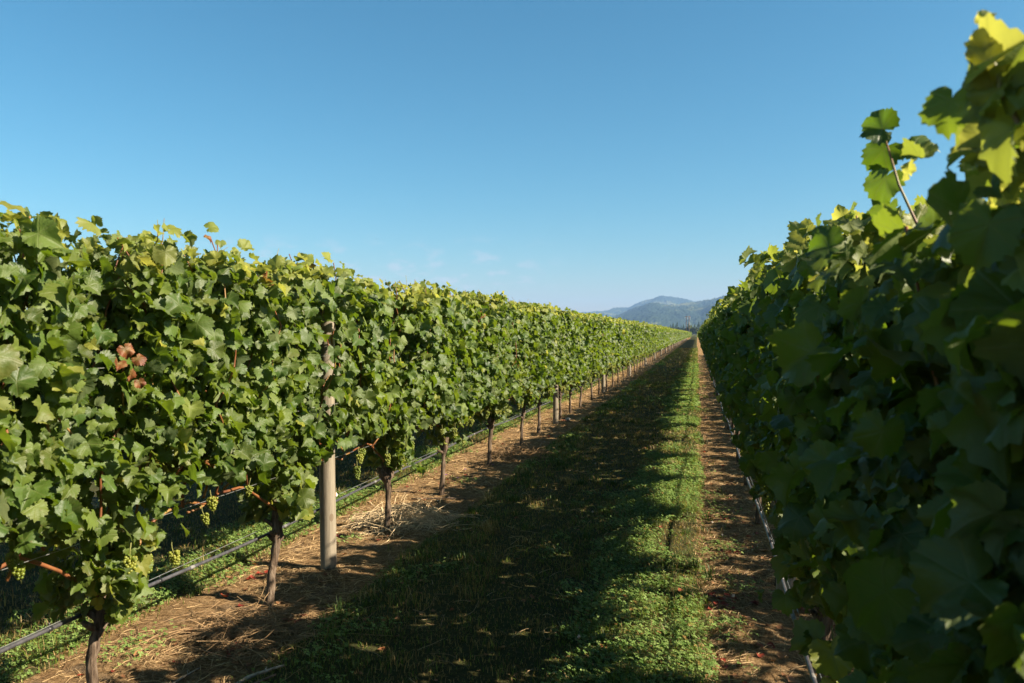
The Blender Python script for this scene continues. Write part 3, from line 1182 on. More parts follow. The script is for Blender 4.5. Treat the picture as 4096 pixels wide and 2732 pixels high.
for i, y in enumerate(LEFT):
    bay = sum(p < y for p in POSTS)
    k = sum(1 for q in LEFT[:i + 1] if q > (POSTS[bay - 1] if bay else -9)) - 1
    g = np.random.default_rng(3000 + i)
    if i < len(near_labels):
        label = near_labels[i]
    elif bay <= 5:
        label = f"sunlit grape vine in the left row, {ORD[k]} beyond the {ORD[bay - 1]} wooden post"
    else:
        label = "small distant grape vine in the sunlit left row beyond its sixth wooden post"
    root = vine_root(ROW_L, y, label, "vines of the sunlit left row")
    if i < 8:
        lo, hi = 0.5 * (y - (LEFT[i - 1] if i else y - 1.8)), 0.5 * (LEFT[i + 1] - y)
        yh = max(lo, hi) + 0.10
        gap = [(POSTS[0] - y, 1.20, 1.80, 0.125, 0.95), (POSTS[0] - y, 0.3, 0.84, 0.17, 0.97), (POSTS[0] - y, 0.84, 1.18, 0.09, 0.5)] if abs(POSTS[0] - y) < 1.3 else None
        bot = (0.80, 0.93, 0.96, 0.90, 0.86, 0.87, 0.83, 0.83)[i]
        drop = (0.34, 0.52, 0.46, 0.38, 0.32, 0.30, 0.24, 0.26)[i]
        me, paths, PL = canopy(800 + i, int(3900 * yh / 0.95), lambda q, y=y: top_left(np.asarray(q) + y), 0.28, 0, size=0.049, y_half=yh, gap=gap, bot=bot, drop=drop, shoots=16)
        obj("foliage", me, root)
        ln, hd, rr, kn = TRUNK_SPEC[i]
        tm, head = trunk_mesh(740 + i, ln, hd, rr, kn)
        obj("trunk", tm, root)
        for s in (-1, 1):
            obj("cane", arm_mesh(760 + i * 2 + s, head, s, yh * 0.9), root)
        for pth in paths:
            q = pth.copy()
            q[:, 0] += g.uniform(0.06, 0.23) * np.sin(np.linspace(0.25, g.uniform(2.2, 3.1), len(q))) * (g.random() < 0.65)
            q[:, 1] += g.normal(0, 0.05, len(q))
            q[:, 0] += g.normal(0, 0.018, len(q))
            q = np.stack([np.interp(np.linspace(0, 8, 17), np.arange(9), q[:, a_]) for a_ in range(3)], -1) + g.normal(0, 0.006, (17, 3))
            obj("cane", cane_mesh(q, 0.0058, 0.0026), root)
        if i == 1:   # a scorched, crumpled leaf cluster and a yellow leaf beside it
            dp = np.array([(0.27, -0.17, 1.60), (0.29, -0.12, 1.56), (0.27, -0.14, 1.50), (0.28, -0.10, 1.46), (0.26, -0.20, 1.54)])
            dn = np.array([(1, -0.6, 0.2), (0.6, -0.9, 0.5), (1, 0.3, -0.2), (0.7, -0.8, 0.1), (0.9, -0.2, 0.7)], float)
            dd = np.array([(0.2, 0.3, -1), (0.1, 0.6, -0.8), (0.1, 0.2, -1), (0, 0.5, -1), (0.2, -0.5, -0.8)], float)
            o = obj("dry_leaf", leaves_mesh("dry_leaf", dp, dn, dd, np.array([0.042, 0.036, 0.040, 0.030, 0.034]), np.stack([np.full(5, 0.5), np.zeros(5), np.ones(5)], -1), 0, g), root)
            o["label"] = "rust-red shrivelled dry leaves"
            o = obj("yellow_leaf", leaves_mesh("yellow_leaf", np.array([(0.28, 0.31, 1.64)]), np.array([(1, -0.5, 0.2)]), np.array([(0.1, 0.3, -1.0)]), np.array([0.045]), np.array([[0.9, 1.0, 0.0]]), 0, g), root)
            o["label"] = "bright yellow leaf"
        # growing tips that stand above the trimmed top
        for _ in range(3):
            yy = g.uniform(-yh, yh)
            zt = float(top_left(np.array(yy + y)))
            tip = [(g.normal(0, .06), yy, zt - 0.25), (g.normal(0, .06), yy + g.normal(0, .02), zt - 0.05), (g.normal(0, .05), yy + g.normal(0, .04), zt + g.uniform(0.03, 0.09))]
            obj("cane", cane_mesh(tip, 0.004, 0.0012, mat=M_GCANE, n=5), root)
        for _ in range((3, 5, 5, 6, 8, 7, 4, 5)[i]):
            yy = g.uniform(-yh * 0.9, yh * 0.9)
            add_bunch(root, g.uniform(0.06, 0.20), yy, g.uniform(0.68, 0.92) - 0.12 * math.exp(-(yy / 0.3) ** 2), g)
    elif y < 46:
        ro = math.pi if g.random() < 0.5 else 0
        obj("foliage", POOL1[(i * 3) % 7], root, rot=(0, 0, ro), sc=(1, 1.03, 1 + g.normal(0, 0.012)))
        obj("trunk", TR1[i % 6], root, rot=(0, 0, g.choice([0, math.pi])))
        for _ in range(6):
            yy = g.uniform(-0.8, 0.8)
            add_bunch(root, g.uniform(0.14, 0.27), yy, g.uniform(0.60, 0.85), g, 1.1)
    else:
        ro = math.pi if g.random() < 0.5 else 0
        obj("foliage", POOL2[(i * 2 + i // 5) % 5], root, rot=(0, 0, ro), sc=(1, 1.05, 1 + g.normal(0, 0.012)))
        obj("trunk", TR2[i % 3], root)


# ---------------------------------------------------------------- the shaded row beside the camera
RIGHT = [0.35, 1.95, 3.65, 5.55]
while RIGHT[-1] < ROW_END:
    RIGHT.append(RIGHT[-1] + 1.78 + random.uniform(-0.12, 0.12))
right_labels = [
    "shaded grape vine cut by the right photo edge, with a tall yellow-green shoot tip",
    "dark shaded grape vine beside the camera, second from the right photo edge",
    "dark shaded grape vine third from the right photo edge, its top catching the sun",
    "dark shaded grape vine of the right row just beyond its half-hidden post",
]
for i, y in enumerate(RIGHT):
    g = np.random.default_rng(4000 + i)
    if i < 4:
        label = right_labels[i]
    elif i < 12:
        label = f"dark shaded grape vine in the right row, {ORD[i]} from the camera"
    else:
        label = "small distant grape vine in the shaded right row, beyond the twelfth from the camera"
    root = vine_root(ROW_R, y, label, "vines of the shaded right row")
    if i < 4:
        lo, hi = 0.5 * (y - (RIGHT[i - 1] if i else y - 1.8)), 0.5 * (RIGHT[i + 1] - y)
        yh = max(lo, hi) + 0.12
        me, paths, PL = canopy(850 + i, int(2900 * yh / 0.95), lambda q, y=y: top_right(np.asarray(q) + y), 0.19, 0, size=0.054, y_half=yh, bot=(0.50, 0.52, 0.76, 0.84)[i], drop=(0.1, 0.1, 0.30, 0.30)[i], shoots=15, hang=1.2, sides=(1.0, (1.0, 1.0, 0.95, 0.9)[i]), clear=(y, ROW_R + 0.05))
        obj("foliage", me, root, (0.05, 0, 0))
        tm, head = trunk_mesh(780 + i, (0.02, 0.05), 0.5, 0.021, 0.04)
        obj("trunk", tm, root)
        for s in (-1, 1):
            obj("cane", arm_mesh(790 + i * 2 + s, head, s, yh * 0.9), root)
        for pth in paths:
            obj("cane", cane_mesh(pth, 0.0055, 0.003), root, (0.05, 0, 0))
        if i == 0:
            # the tall shoot against the sky at the right edge
            sp = np.array([(0.02, 0.70, 1.72), (-0.05, 0.73, 1.86), (-0.085, 0.745, 1.95), (-0.095, 0.755, 2.01), (-0.10, 0.757, 2.045)])
            obj("cane", cane_mesh(sp + (-0.08, 0, 0.018), 0.0045, 0.0012, mat=M_GCANE), root)
            hero = [  # base point, normal, tip direction, size, yellow
                ((-0.085, 0.75, 1.955), (-1, -0.5, 0.3), (0.75, 0.35, 0.55), 0.085, 0.25),
                ((-0.09, 0.75, 1.985), (-1, -0.3, 0.35), (0.9, -0.5, 0.1), 0.050, 0.75),
                ((-0.10, 0.75, 1.985), (-1, -0.7, 0.1), (-0.5, 0.6, 0.15), 0.040, 0.75),
                ((-0.10, 0.755, 2.015), (-1, -0.5, 0.2), (0.2, 0.2, 0.9), 0.028, 0.95),
                ((-0.10, 0.757, 2.04), (-0.6, -1, 0.3), (0.6, -0.1, 0.4), 0.016, 1.0),
                ((-0.09, 0.75, 1.95), (-1, -0.5, 0.2), (-0.3, 0.5, -0.45), 0.038, 0.6),
                ((-0.065, 0.74, 1.90), (-1, -0.3, 0.3), (0.35, 0.3, -0.85), 0.065, 0.35),
                ((-0.125, 0.80, 1.955), (-0.6, -0.9, 0.15), (-0.15, 0.1, -1), 0.045, 0.05),
                ((-0.05, 0.70, 1.90), (-1, -0.3, 0.6), (0.7, 0.4, 0.05), 0.060, 0.30),
                ((0.0, 0.62, 1.92), (-1, -0.4, 0.4), (0.3, -0.4, 0.5), 0.060, 0.45),
                ((-0.03, 0.68, 1.86), (-1, -0.4, 0.2), (0.2, 0.2, -0.9), 0.062, 0.20),
                ((0.02, 0.60, 1.86), (-1, -0.2, 0.5), (0.3, -0.4, -0.7), 0.065, 0.20),
            ]
            hp = np.array([h[0] for h in hero]) + (-0.08, 0, 0.018)
            hn = np.array([h[1] for h in hero], float)
            hd = np.array([h[2] for h in hero], float)
            hs = np.array([h[3] for h in hero])
            hc = np.stack([np.linspace(0.4, 0.9, len(hero)), np.array([h[4] for h in hero]), np.zeros(len(hero))], -1)
            obj("foliage", leaves_mesh("foliage", hp, hn, hd, hs, hc, 0, g), root)
        if i == 1:
            # the shoot that leans out of the row against the sky
            sp = np.array([(0.0, -0.25, 1.66), (-0.07, -0.18, 1.84), (-0.12, -0.15, 1.98), (-0.15, -0.14, 2.10)])
            obj("cane", cane_mesh(sp, 0.004, 0.0015, mat=M_GCANE), root)
            hp = np.array([(-0.15, -0.14, 2.10), (-0.145, -0.13, 2.06), (-0.14, -0.12, 2.0), (-0.13, -0.10, 1.94), (-0.10, -0.17, 2.05)])
            hn = np.array([(-0.5, -1, 0.3), (-0.6, -1, -0.1), (-0.8, -0.8, 0.1), (-1, -0.5, 0.1), (-0.3, -0.8, 0.8)], float)
            hd = np.array([(-0.7, 0.2, 0.4), (-0.6, 0.3, -0.6), (-0.5, 0.3, -0.8), (-0.3, 0.4, -0.9), (0.7, -0.1, 0.1)], float)
            hc = np.stack([np.linspace(0.1, 0.5, 5), np.array([0.02, 0.02, 0.05, 0.05, 0.0]), np.zeros(5)], -1)
            obj("foliage", leaves_mesh("foliage", hp, hn, hd, np.array([0.052, 0.056, 0.06, 0.055, 0.05]), hc, 0, g), root)
        for _ in range(5):
            add_bunch(root, -g.uniform(0.02, 0.12), g.uniform(-yh, yh) * 0.9, g.uniform(0.60, 0.82), g)
    elif y < 40:
        obj("foliage", POOL1[(i * 3 + 1) % 7], root, (0.06, 0, 0), rot=(0, 0, math.pi if g.random() < 0.5 else 0), sc=(0.85, 1.03, 1.0 + g.normal(0, 0.012)))
        obj("trunk", TR1[(i + 2) % 6], root)
    else:
        obj("foliage", POOL2[(i * 2 + 1 + i // 5) % 5], root, (0.05, 0, 0), rot=(0, 0, math.pi if g.random() < 0.5 else 0), sc=(0.85, 1.05, 1.0 + g.normal(0, 0.012)))
        obj("trunk", TR2[i % 3], root)

# the rows on either side, which shade this lane and show through gaps
for row, xr, y1, lab in ((1, ROW_R + PITCH_ROWS, 62, "grape vine in the next row behind the shaded right row"), (-1, ROW_L - PITCH_ROWS, 34, "grape vine in the next row behind the sunlit left row")):
    y = 0.4
    i = 0
    while y < y1:
        g = np.random.default_rng(5000 + i + row)
        root = vine_root(xr, y, lab, "vines of the next rows")
        obj("foliage", POOL1[(i * 2 + 3) % 7] if y < 26 else POOL2[i % 5], root, rot=(0, 0, math.pi if g.random() < 0.5 else 0), sc=(1, 1.03, 1.055 if row > 0 else 1.0))
        obj("trunk", TR1[(i + 1) % 6], root)
        y += 1.78
        i += 1

# ------------------------------------------------------------------ posts
def post_mesh(seed, r=0.055, h=1.86):
    g = np.random.default_rng(seed)
    z = np.array([-0.25, 0.0, 0.05, 0.3, 0.6, 0.9, 1.2, 1.5, h - 0.02, h - 0.004, h])
    rad = r * (1.03 - 0.05 * z / h) * np.concatenate([1 + g.normal(0, 0.008, 9), [0.93, 0.80]])
    P = np.stack([0.006 * np.sin(z * 2 + seed), 0.006 * np.cos(z * 1.7 + seed), z], -1)
    return MB().tube(P, rad, 20, bump=0.02, seed=seed).mesh("wooden_post", M_POST)


def box(x0, x1, y0, y1, z0, z1):
    V = np.array([(x, y, z) for z in (z0, z1) for y in (y0, y1) for x in (x0, x1)], float)
    Q = np.array([[0, 2, 3, 1], [4, 5, 7, 6], [0, 1, 5, 4], [2, 6, 7, 3], [0, 4, 6, 2], [1, 3, 7, 5]])
    return V, Q


POSTM = [post_mesh(40 + i) for i in range(3)]


def clip_part(parent, z, mat, yo, xo, name="wire_clip"):
    mb = MB()
    mb.tube([(xo, yo, z - 0.016), (xo + 0.004, yo, z), (xo, yo, z + 0.016)], [0.007, 0.011, 0.007], 8)
    mb.tube([(xo, yo, z), (xo, yo + 0.018, z + 0.003)], [0.005, 0.004], 6)
    return obj(name, mb.mesh(name, mat), parent)


for i, y in enumerate(POSTS):
    if i < 6:
        lab = ["round grey wooden post nearest the camera with an orange wire clip, beside the sunlit row",
               "second round wooden post along the sunlit row", "third round wooden post along the sunlit row",
               "fourth round wooden post along the sunlit row", "fifth round wooden post along the sunlit row", "sixth round wooden post along the sunlit row"][i]
    else:
        lab = "tiny distant wooden post in the sunlit left row beyond its sixth post"
    o = obj("wooden_post", POSTM[i % 3], None, (ROW_L + 0.02, y, 0), (R(random.uniform(-.6, .6)), R(random.uniform(-.6, .6)), i * 1.3), (1 - 0.10 * (i == 1), 1 - 0.10 * (i == 1), 1))
    tag(o, lab, "post", "posts of the sunlit left row")
    if i == 0:
        o.rotation_euler = (0, 0, 0)
        clip_part(o, 0.50, M_ORANGE, 0.058, 0.02)
        c = clip_part(o, 0.492, M_WHITE, 0.072, 0.024)
for i, y in enumerate(POSTS[:9]):
    lab = "half-hidden wooden post at the foot of the dark right row" if i == 0 else "wooden post hidden among the leaves of the dark right row"
    o = obj("wooden_post", POSTM[(i + 1) % 3], None, (ROW_R + 0.0, y - 0.1, 0), (0, 0, i * 0.9))
    tag(o, lab, "post", "posts of the shaded right row")

# ------------------------------------------------------------------ pipes and wires
def sag(y, s):
    return 0.012 * np.sin(y * 0.72 + s) + 0.008 * np.sin(y * 1.9 + 2 * s)


def pipe(xr, label, seed, ny=80):
    root = obj("irrigation_pipe", None, None, (xr, 0, 0))
    tag(root, label, "irrigation pipe", "drip irrigation pipes")
    yy = np.concatenate([np.arange(-2, 30, 0.15), np.arange(30, 205, 1.5)])
    f = lambda y: np.stack([0.008 * np.sin(y * 1.1 + seed), y, 0.412 + sag(y, seed)], -1)
    obj("tube", MB().tube(f(yy), 0.0092, 10).mesh("tube", M_PIPE), root)
    g = np.random.default_rng(int(seed * 10))
    yc = 1.9
    while yc < 26:
        p = f(np.array([yc - 0.011, yc + 0.011]))
        mb = MB().tube(p, 0.0115, 10)
        q = f(np.array([yc]))[0]
        mb.tube([q + (0, 0, 0.008), q + (0, 0, 0.028)], [0.004, 0.004], 6)
        obj("clip", mb.mesh("clip", M_CLIP), root)
        yd = yc + g.uniform(0.25, 0.4)
        p = f(np.array([yd - 0.018, yd - 0.008, yd + 0.008, yd + 0.018]))
        obj("dripper", MB().tube(p, [0.0095, 0.0105, 0.0105, 0.0095], 10).mesh("dripper", M_DRIP), root)
        yc += g.uniform(0.62, 0.9)
    return root


pipe(ROW_L - 0.055, "dark grey drip pipe hung low along the sunlit left row", 1.3)
pipe(ROW_R - 0.11, "shiny drip pipe hung low along the dark right row", 2.1)


def wire(x, z, label, group, s=0.0, r=0.0014):
    yy = np.concatenate([np.arange(-2, 40, 0.5), np.arange(40, 206, 3.0)])
    P = np.stack([np.full(len(yy), 0.0) + 0.004 * np.sin(yy * 0.8 + s), yy, 0.006 * np.sin(yy * 0.66 + s)], -1)
    o = obj("trellis_wire", MB().tube(P, r, 5).mesh("trellis_wire", M_WIRE), None, (x, 0, z))
    tag(o, label, "wire", group)


for z, dx, lab in ((0.438, -0.055, "thin wire carrying the drip pipe of the sunlit left row"), (0.76, 0.03, "fruiting wire under the canes of the sunlit left row"),
                   (1.15, 0.09, "middle wire among the leaves of the sunlit left row"), (1.50, 0.10, "higher wire among the leaves of the sunlit left row"), (1.82, 0.03, "top wire along the post heads of the sunlit left row")):
    wire(ROW_L + dx, z, lab, "trellis wires of the sunlit left row", z * 9, 0.0016)
for z, dx, lab in ((0.434, -0.095, "thin wire carrying the drip pipe of the dark right row"), (0.76, 0.0, "fruiting wire under the canes of the dark right row"), (1.2, -0.06, "middle wire among the leaves of the dark right row")):
    wire(ROW_R + dx, z, lab, "trellis wires of the shaded right row", z * 7)

# ------------------------------------------------------------------ straw heap, sticks, flowers
def arch_stems(cx, cy, n, rad, hmax, seed, rr=0.0016):
    g = np.random.default_rng(seed)
    mb = MB()
    for _ in range(n):
        a = g.uniform(0, 6.283)
        L = g.uniform(0.10, 0.42)
        px, py = g.normal(0, rad, 2)
        t = np.linspace(0, 1, 6)
        cv = g.normal(0, 1.4)
        aa = a + cv * t
        dx = np.concatenate([[0], np.cumsum(np.cos(aa[:-1]))]) * L / 5
        dy = np.concatenate([[0], np.cumsum(np.sin(aa[:-1]))]) * L / 5
        h = g.uniform(0.02, hmax) * math.exp(-(px * px + py * py) / (2 * (rad * 1.3) ** 2))
        if g.random() < 0.10:
            z = h * 0.6 + t * g.uniform(0.05, 0.16)
        else:
            z = h * (1 - (2 * t - 1) ** 2 * g.uniform(0.3, 1.0)) + 0.004
        x = px + dx - dx.mean()
        y = py + dy - dy.mean()
        z = z + surf(cx + x, cy + y)
        mb.tube(np.stack([x, y, np.maximum(z, surf(cx + x, cy + y) + 0.002)], -1), rr * g.uniform(0.6, 1.5), 4, cap=False)
    return mb


M_HEAP = simple("straw_heap", (0.58, 0.44, 0.26), 0.7, 0.3, 0, 0.5, 9)
M_HEAP2 = simple("brown_straw_heap", (0.30, 0.19, 0.095), 0.7, 0.3, 0, 0.5, 9)
tag(obj("straw_heap", arch_stems(-2.50, 6.60, 760, 0.19, 0.17, 5, 0.0019).mesh("straw_heap", M_HEAP), None, (-2.50, 6.60, 0)), "loose heap of pale dry straw at the foot of a knobbly vine", "straw heap", "straw heaps")
tag(obj("straw_heap", arch_stems(-2.42, 3.95, 420, 0.20, 0.06, 6).mesh("straw_heap", M_HEAP2), None, (-2.42, 3.95, 0)), "flat brown tangle of straw before the post, at the edge of shadow", "straw heap", "straw heaps")
tag(obj("straw_heap", arch_stems(-2.38, 10.6, 420, 0.30, 0.10, 7, 0.002).mesh("straw_heap", M_HEAP2), None, (-2.38, 10.6, 0)), "low tangle of straw farther along the soil under the left row", "straw heap", "straw heaps")


def stick(cx, cy, L, az, r, label, mat=None, z=0.012):
    g = np.random.default_rng(int(abs(cx * 100 + cy * 1000)))
    t = np.linspace(-0.5, 0.5, 7)
    x = math.cos(az) * L * t + np.cumsum(g.normal(0, 0.004, 7))
    y = math.sin(az) * L * t + np.cumsum(g.normal(0, 0.004, 7))
    P = np.stack([x, y, surf(cx + x, cy + y) + z + r * 0.5], -1)
    rad = r * np.linspace(1.15, 0.7, 7)
    rad[2] *= 1.3
    rad[4] *= 1.25
    mb = MB().tube(P, rad, 8, bump=0.12)
    p = P[4]
    mb.tube([p, p + (0.03 * math.cos(az + 0.8), 0.03 * math.sin(az + 0.8), 0.01)], [r * 0.6, r * 0.35], 6)
    tag(obj("fallen_stick", mb.mesh("fallen_stick", mat or M_TWIG), None, (cx, cy, 0)), label, "stick", "vine prunings on the soil")


M_PALE = simple("bleached_twig", (0.34, 0.28, 0.22), 0.8, 0.2, 0, 0.4, 40)
stick(-2.15, 3.10, 0.75, 1.05, 0.008, "long grey pruned cane lying at the bottom edge near the first vine")
stick(-2.05, 3.42, 0.30, 0.95, 0.008, "short bleached stick lying on the shaded soil edge", M_PALE)
stick(-2.42, 3.35, 0.26, 1.5, 0.004, "thin twig lying on sunny straw right of the first trunk", M_PALE)
stick(-2.52, 7.55, 0.55, 0.25, 0.007, "dark straight stick lying across the soil beyond the straw heap")
stick(-2.72, 7.15, 0.22, 2.3, 0.006, "small pale stick behind the straw heap", M_PALE)
stick(0.34, 3.5, 0.30, -1.0, 0.004, "grey twig on the soil beside the right drip pipe", M_PALE)


def flower(x, y, mat, label, group, h=0.09, r=0.012, petals=True):
    z0 = float(surf(np.array(x), np.array(y)))
    root = obj("wildflower", None, None, (x, y, z0))
    tag(root, label, "flower", group)
    obj("stem", MB().tube([(0, 0, -0.01), (0.004, 0.003, h * 0.5), (0, 0.006, h)], [0.0014, 0.0012, 0.001], 5).mesh("stem", M_STALK), root)
    mb = MB()
    if petals:
        for q in range(5):
            a = q * 1.2566
            c, s = math.cos(a), math.sin(a)
            V = np.array([(0, 0, 0), (0.6 * c - 0.4 * s, 0.6 * s + 0.4 * c, 0.25), (1.1 * c, 1.1 * s, 0.35), (0.6 * c + 0.4 * s, 0.6 * s - 0.4 * c, 0.25)]) * r + (0, 0.006, h)
            mb.add(V, [[0, 3, 2, 1]])
    else:
        g = np.random.default_rng(int(y * 100))
        for _ in range(26):
            d = g.normal(0, 1, 3)
            d /= np.linalg.norm(d)
            mb.tube([np.array((0, 0.006, h)), np.array((0, 0.006, h)) + d * r], [r * 0.10, r * 0.22], 5)
    obj("petals" if petals else "flower_head", mb.mesh("flower_head", mat), root)


for x, y in ((-2.70, 8.35), (-2.60, 8.75), (-2.36, 9.1), (-2.52, 8.2)):
    flower(x, y, M_PETAL, "small purple wildflower on the soil under the left row", "purple wildflowers", 0.10, 0.016)
for x, y in ((0.20, 6.55), (0.13, 6.95), (0.22, 5.0), (-0.95, 3.3), (-1.2, 9.6), (-0.6, 4.1), (-0.9, 7.0)):
    flower(x, y, M_CLOVERFL, "small round whitish clover flower in the grass lane", "clover flowers", 0.06, 0.010, False)
# pale stone by the second post
V, F = ico(2)
g = np.random.default_rng(3)
V = V * (1 + 0.18 * g.normal(0, 1, (len(V), 1)) * 0.5) * np.array([0.05, 0.07, 0.035])
tag(obj("stone", MB().add(V, None, F).mesh("stone", M_STONE), None, (-2.36, 14.75, 0.03)), "pale flat stone on the soil beside the second wooden post", "stone")

# ------------------------------------------------------------------ far vineyard, trees, power pole, hills
fv = []
g = np.random.default_rng(77)
n = 9000
row = g.integers(-3, 3, n)
xx = ROW_L + PITCH_ROWS * row + g.normal(0, 0.16, n)
yy = ROW_END + 2 + g.random(n) * 150
zz = g.uniform(0.5, 2.1, n)
Pf = np.stack([xx, yy, zz], -1)
Nf = np.stack([g.normal(0.5, 0.6, n), g.normal(-0.2, 0.4, n), np.abs(g.normal(0.5, 0.3, n))], -1)
Df = np.stack([g.normal(0, 0.4, n), g.normal(0, 0.4, n), -np.ones(n)], -1)
Cf = np.stack([g.random(n), np.clip(g.normal(0.12, 0.15, n), 0, 1), np.zeros(n)], -1)
tag(obj("distant_vineyard", leaves_mesh("distant_vineyard", Pf, Nf, Df, np.full(n, 0.24), Cf, 2, g)), kind="stuff")


def px_dir(px, py):
    """ground direction and slope of a point of the 1024 x 683 picture (used to survey the far landmarks)"""
    a = math.atan((px - 512) / FPX) - R(YAW)
    return a, (333.2 - py) / FPX * math.cos(math.atan((px - 512) / FPX))


def conifer(seed):
    g = np.random.default_rng(seed)
    mb = MB()
    tiers = 11
    for i in range(tiers):
        t = i / (tiers - 1)
        z0 = 0.10 + 0.86 * t
        r = 0.21 * (1 - t) ** 0.8 * g.uniform(0.75, 1.2) + 0.012
        k = 11
        a = np.linspace(0, 6.283, k, endpoint=False) + g.uniform(0, 1)
        rr = r * g.uniform(0.45, 1.25, k)
        ring = np.stack([np.cos(a) * rr, np.sin(a) * rr, z0 - 0.05 * g.uniform(0.3, 1.6, k)], -1)
        V = np.concatenate([ring, [[g.normal(0, .008), g.normal(0, .008), z0 + 0.10 * g.uniform(0.7, 1.1)]]])
        T = [[j, (j + 1) % k, k] for j in range(k)]
        mb.add(V, None, T)
    return mb.mesh("crown", M_CONE, False)


def roundtree(seed, mat):
    g = np.random.default_rng(seed)
    n = 420
    d = g.normal(0, 1, (n, 3))
    d /= np.linalg.norm(d, axis=1, keepdims=True)
    c = d * np.array([0.24, 0.24, 0.36]) * g.uniform(0.45, 1.05, (n, 1)) + (0, 0, 0.58)
    mb = MB()
    for p in c:
        q = p + g.normal(0, 0.05, (4, 3))
        mb.add(q, [[0, 1, 2, 3]])
    return mb.mesh("crown", mat, False)


CON = [conifer(20 + i) for i in range(5)]
RT = [roundtree(30 + i, M_CONE) for i in range(3)]
PT = [roundtree(40 + i, M_POPLAR) for i in range(2)]
TT = MB().tube([(0, 0, -0.02), (0, 0, 0.3), (0, 0, 0.85)], [0.022, 0.017, 0.006], 7).mesh("trunk", M_TTRUNK)
g = np.random.default_rng(9)


def tree(name, crown, px, d, h, label, group, wide=1.0):
    a, _ = px_dir(px, 333)
    o = obj(name, None, None, (d * math.tan(a), d, 0), (0, 0, g.uniform(0, 6)), (h * wide, h * wide, h))
    tag(o, label, "tree", group)
    obj("crown", crown, o)
    obj("trunk", TT, o)


for i in range(26):
    px = 669 + i * 1.35 + g.normal(0, 0.3)
    tree("conifer_tree", CON[i % 5], px, 1180 + g.uniform(-50, 50), (12.5, 15, 11, 16.5, 10, 14, 19, 12)[i % 8] * g.uniform(0.88, 1.1), "dark conifer in the far tree belt below the blue hills", "far conifer belt", 1.15)
for i in range(14):
    px = 667 + i * 2.7 + g.normal(0, 0.5)
    tree("round_tree", RT[i % 3], px, 1130 + g.uniform(-30, 30), 9.5 * g.uniform(0.85, 1.15), "low dark bushy tree in the far belt before the conifers", "far bushy trees", 1.6)
for px, h in ((689.5, 9.5), (692.5, 8), (686.5, 7), (696, 7.5)):
    tree("pale_tree", PT[int(px) % 2], px, 760, h, "pale green tree at the far end of the grass lane", "pale far trees", 0.9)
# dark bush at the end of the lane
tree("lane_bush", RT[0], 698.6, 330, 2.2, "small dark bush standing at the far end of the grass lane", None, 1.1)

# twin-pole power line support
root = obj("power_pole", None, None, (-5.15, 455, 0))
tag(root, "tall twin-pole wooden power line support with a crossarm above the left row", "power pole")
for dx in (-0.75, 0.75):
    obj("pole", MB().tube([(dx, 0, -0.5), (dx, 0, 6), (dx, 0, 11.4)], [0.19, 0.17, 0.14], 10).mesh("pole", M_POLE), root)
V, Q = box(-1.55, 1.55, -0.30, -0.18, 10.75, 10.95)
obj("crossarm", MB().add(V, Q).mesh("crossarm", M_POLE, False), root)
for dx in (-1.4, 0.0, 1.4):
    mb = MB()
    for q in range(7):
        mb.tube([(dx, -0.24, 10.70 - q * 0.19), (dx, -0.24, 10.60 - q * 0.19)], [0.08, 0.13], 8)
    obj("insulator", mb.mesh("insulator", M_INSUL), root)

# hills: each ridge is surveyed from its skyline, then given depth and forest
def z5(zx, zy):
    return (2350 + zx / 4.2745) / 4, (1150 + zy / 4.2745) / 4


def ridge(name, prof, D, depth, seed, tips, extra):
    pts = []
    for zx, zy in prof:
        a, s = px_dir(*z5(zx, zy))
        pts.append((D * math.tan(a), EYE + s * D / math.cos(a)))
    pts = extra[0] + pts + extra[1]
    px_ = np.array([p[0] for p in pts])
    pz_ = np.array([p[1] for p in pts])
    xs = np.concatenate([np.arange(-3600, -1300, 40), np.arange(-1300, 900, 5.0), np.arange(900, 3600, 40)])
    vs_ = np.concatenate([np.linspace(0, 1, 120), [1.15, 1.4]])
    X, Vv = np.meshgrid(xs, vs_)
    # spurs: side valleys that run down toward the plain
    sp = fbm(X / 330 + Vv * 0.55, Vv * 1.6, seed, 4)
    crest = np.interp(X, px_, pz_)
    prof_v = np.where(Vv <= 1, np.clip(Vv, 0, 1) ** 0.9, 1 - (Vv - 1) * 1.2)
    w = smooth(0, 0.25, Vv) * smooth(1.0, 0.80, Vv)
    Z = crest * prof_v + w * crest * 0.55 * (sp - 0.5) * 1.6
    Y = D - depth * (1 - Vv) + 120 * (fbm(X / 500, Vv * 0 + seed, seed + 2, 3) - 0.5) * w
    tip = np.random.default_rng(seed).random(X.shape)
    Z = Z + tips * (tip ** 2) * smooth(0.04, 0.15, Vv) * (np.abs(X) < 1400)
    Z = np.minimum(Z, crest + tips * tip ** 2 * 1.0)
    Z = np.where(Vv <= 0.001, -2, np.maximum(Z, -1.0))
    V = np.stack([X, Y, Z], -1).reshape(-1, 3)
    nx = len(xs)
    i = (np.arange(len(vs_) - 1)[:, None] * nx + np.arange(nx - 1)[None, :])
    Q = np.stack([i, i + 1, i + nx + 1, i + nx], -1).reshape(-1, 4)
    me = make_mesh(name, V, Q, M_HILL, smooth_=False)
    tag(obj(name, me), kind="structure")
    return Z.max()


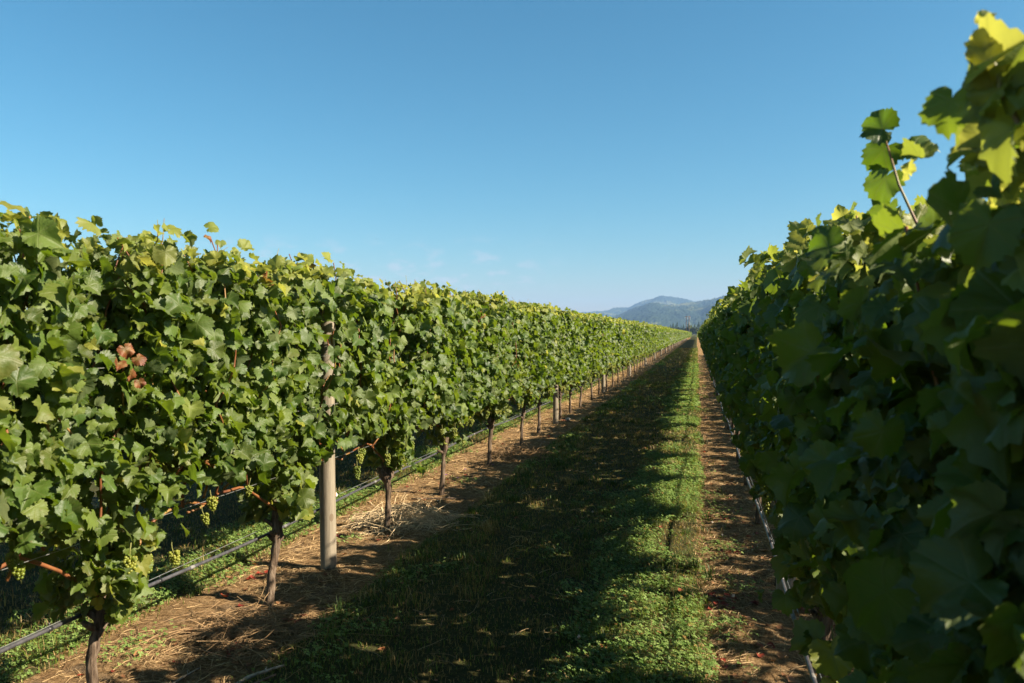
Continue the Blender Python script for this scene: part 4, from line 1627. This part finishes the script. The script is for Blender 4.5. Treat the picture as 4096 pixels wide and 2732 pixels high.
zt1 = ridge("far_hills", [(-300, 470), (0, 436), (150, 428), (270, 418), (360, 402), (450, 360), (560, 352), (700, 356), (770, 318), (880, 272), (960, 236), (1090, 208), (1180, 168), (1275, 150), (1400, 166), (1550, 187), (1700, 208), (1800, 246), (1900, 262), (2100, 285)], 6600, 1500, 3, 13, ([(-3600, 60)], [(1500, 150), (3600, 60)]))
zt2 = ridge("near_hills", [(350, 640), (500, 560), (640, 470), (900, 378), (1170, 332), (1500, 302), (1700, 275), (1830, 256), (1950, 242), (2070, 214), (2200, 192), (2300, 158), (2500, 110)], 4700, 1700, 8, 10, ([(-3600, 20), (-900, 25)], [(700, 330), (1500, 300), (3600, 120)]))

# a bird over the row
mb = MB()
mb.tube([(0, -0.12, 0), (0, -0.05, 0), (0, 0.06, 0.0), (0, 0.13, 0.005), (0, 0.17, 0)], [0.008, 0.026, 0.032, 0.02, 0.004], 8)
for s in (-1, 1):
    V = np.array([(0.02 * s, 0.07, 0.01), (0.02 * s, -0.03, 0.01), (0.16 * s, 0.09, 0.05), (0.15 * s, 0.0, 0.05), (0.30 * s, 0.02, 0.03), (0.02 * s, 0.07, 0.0), (0.02 * s, -0.03, 0.0), (0.16 * s, 0.09, 0.042), (0.15 * s, 0.0, 0.042)])
    mb.add(V, [[0, 1, 3, 2], [5, 7, 8, 6], [0, 2, 7, 5], [1, 6, 8, 3]], [[2, 3, 4], [7, 4, 8], [2, 4, 7], [3, 8, 4]])
a, s = px_dir(865 / 2351 * 1024, 549 / 2351 * 1024)
tag(obj("bird", mb.mesh("bird", M_BIRD), None, (150 * math.tan(a), 150, EYE + s * 150 / math.cos(a)), (0, 0, 0.4)), "tiny dark bird flying high above the left row", "bird")

# ------------------------------------------------------------------ haze
HZ_TOP = max(zt1, zt2) + 6
k = NT("thin_air")
pv = k.n("ShaderNodeVolumePrincipled")
pv.inputs["Color"].default_value = (0.34, 0.58, 1.0, 1)
pv.inputs["Density"].default_value = 1.1e-4
pv.inputs["Anisotropy"].default_value = 0.0
k.l(pv.outputs[0], k.out.inputs["Volume"])
V, Q = box(-8200, 8200, -600, 8200, -3.2, HZ_TOP)
tag(obj("haze", MB().add(V, Q).mesh("haze", k.m, False)), kind="stuff")
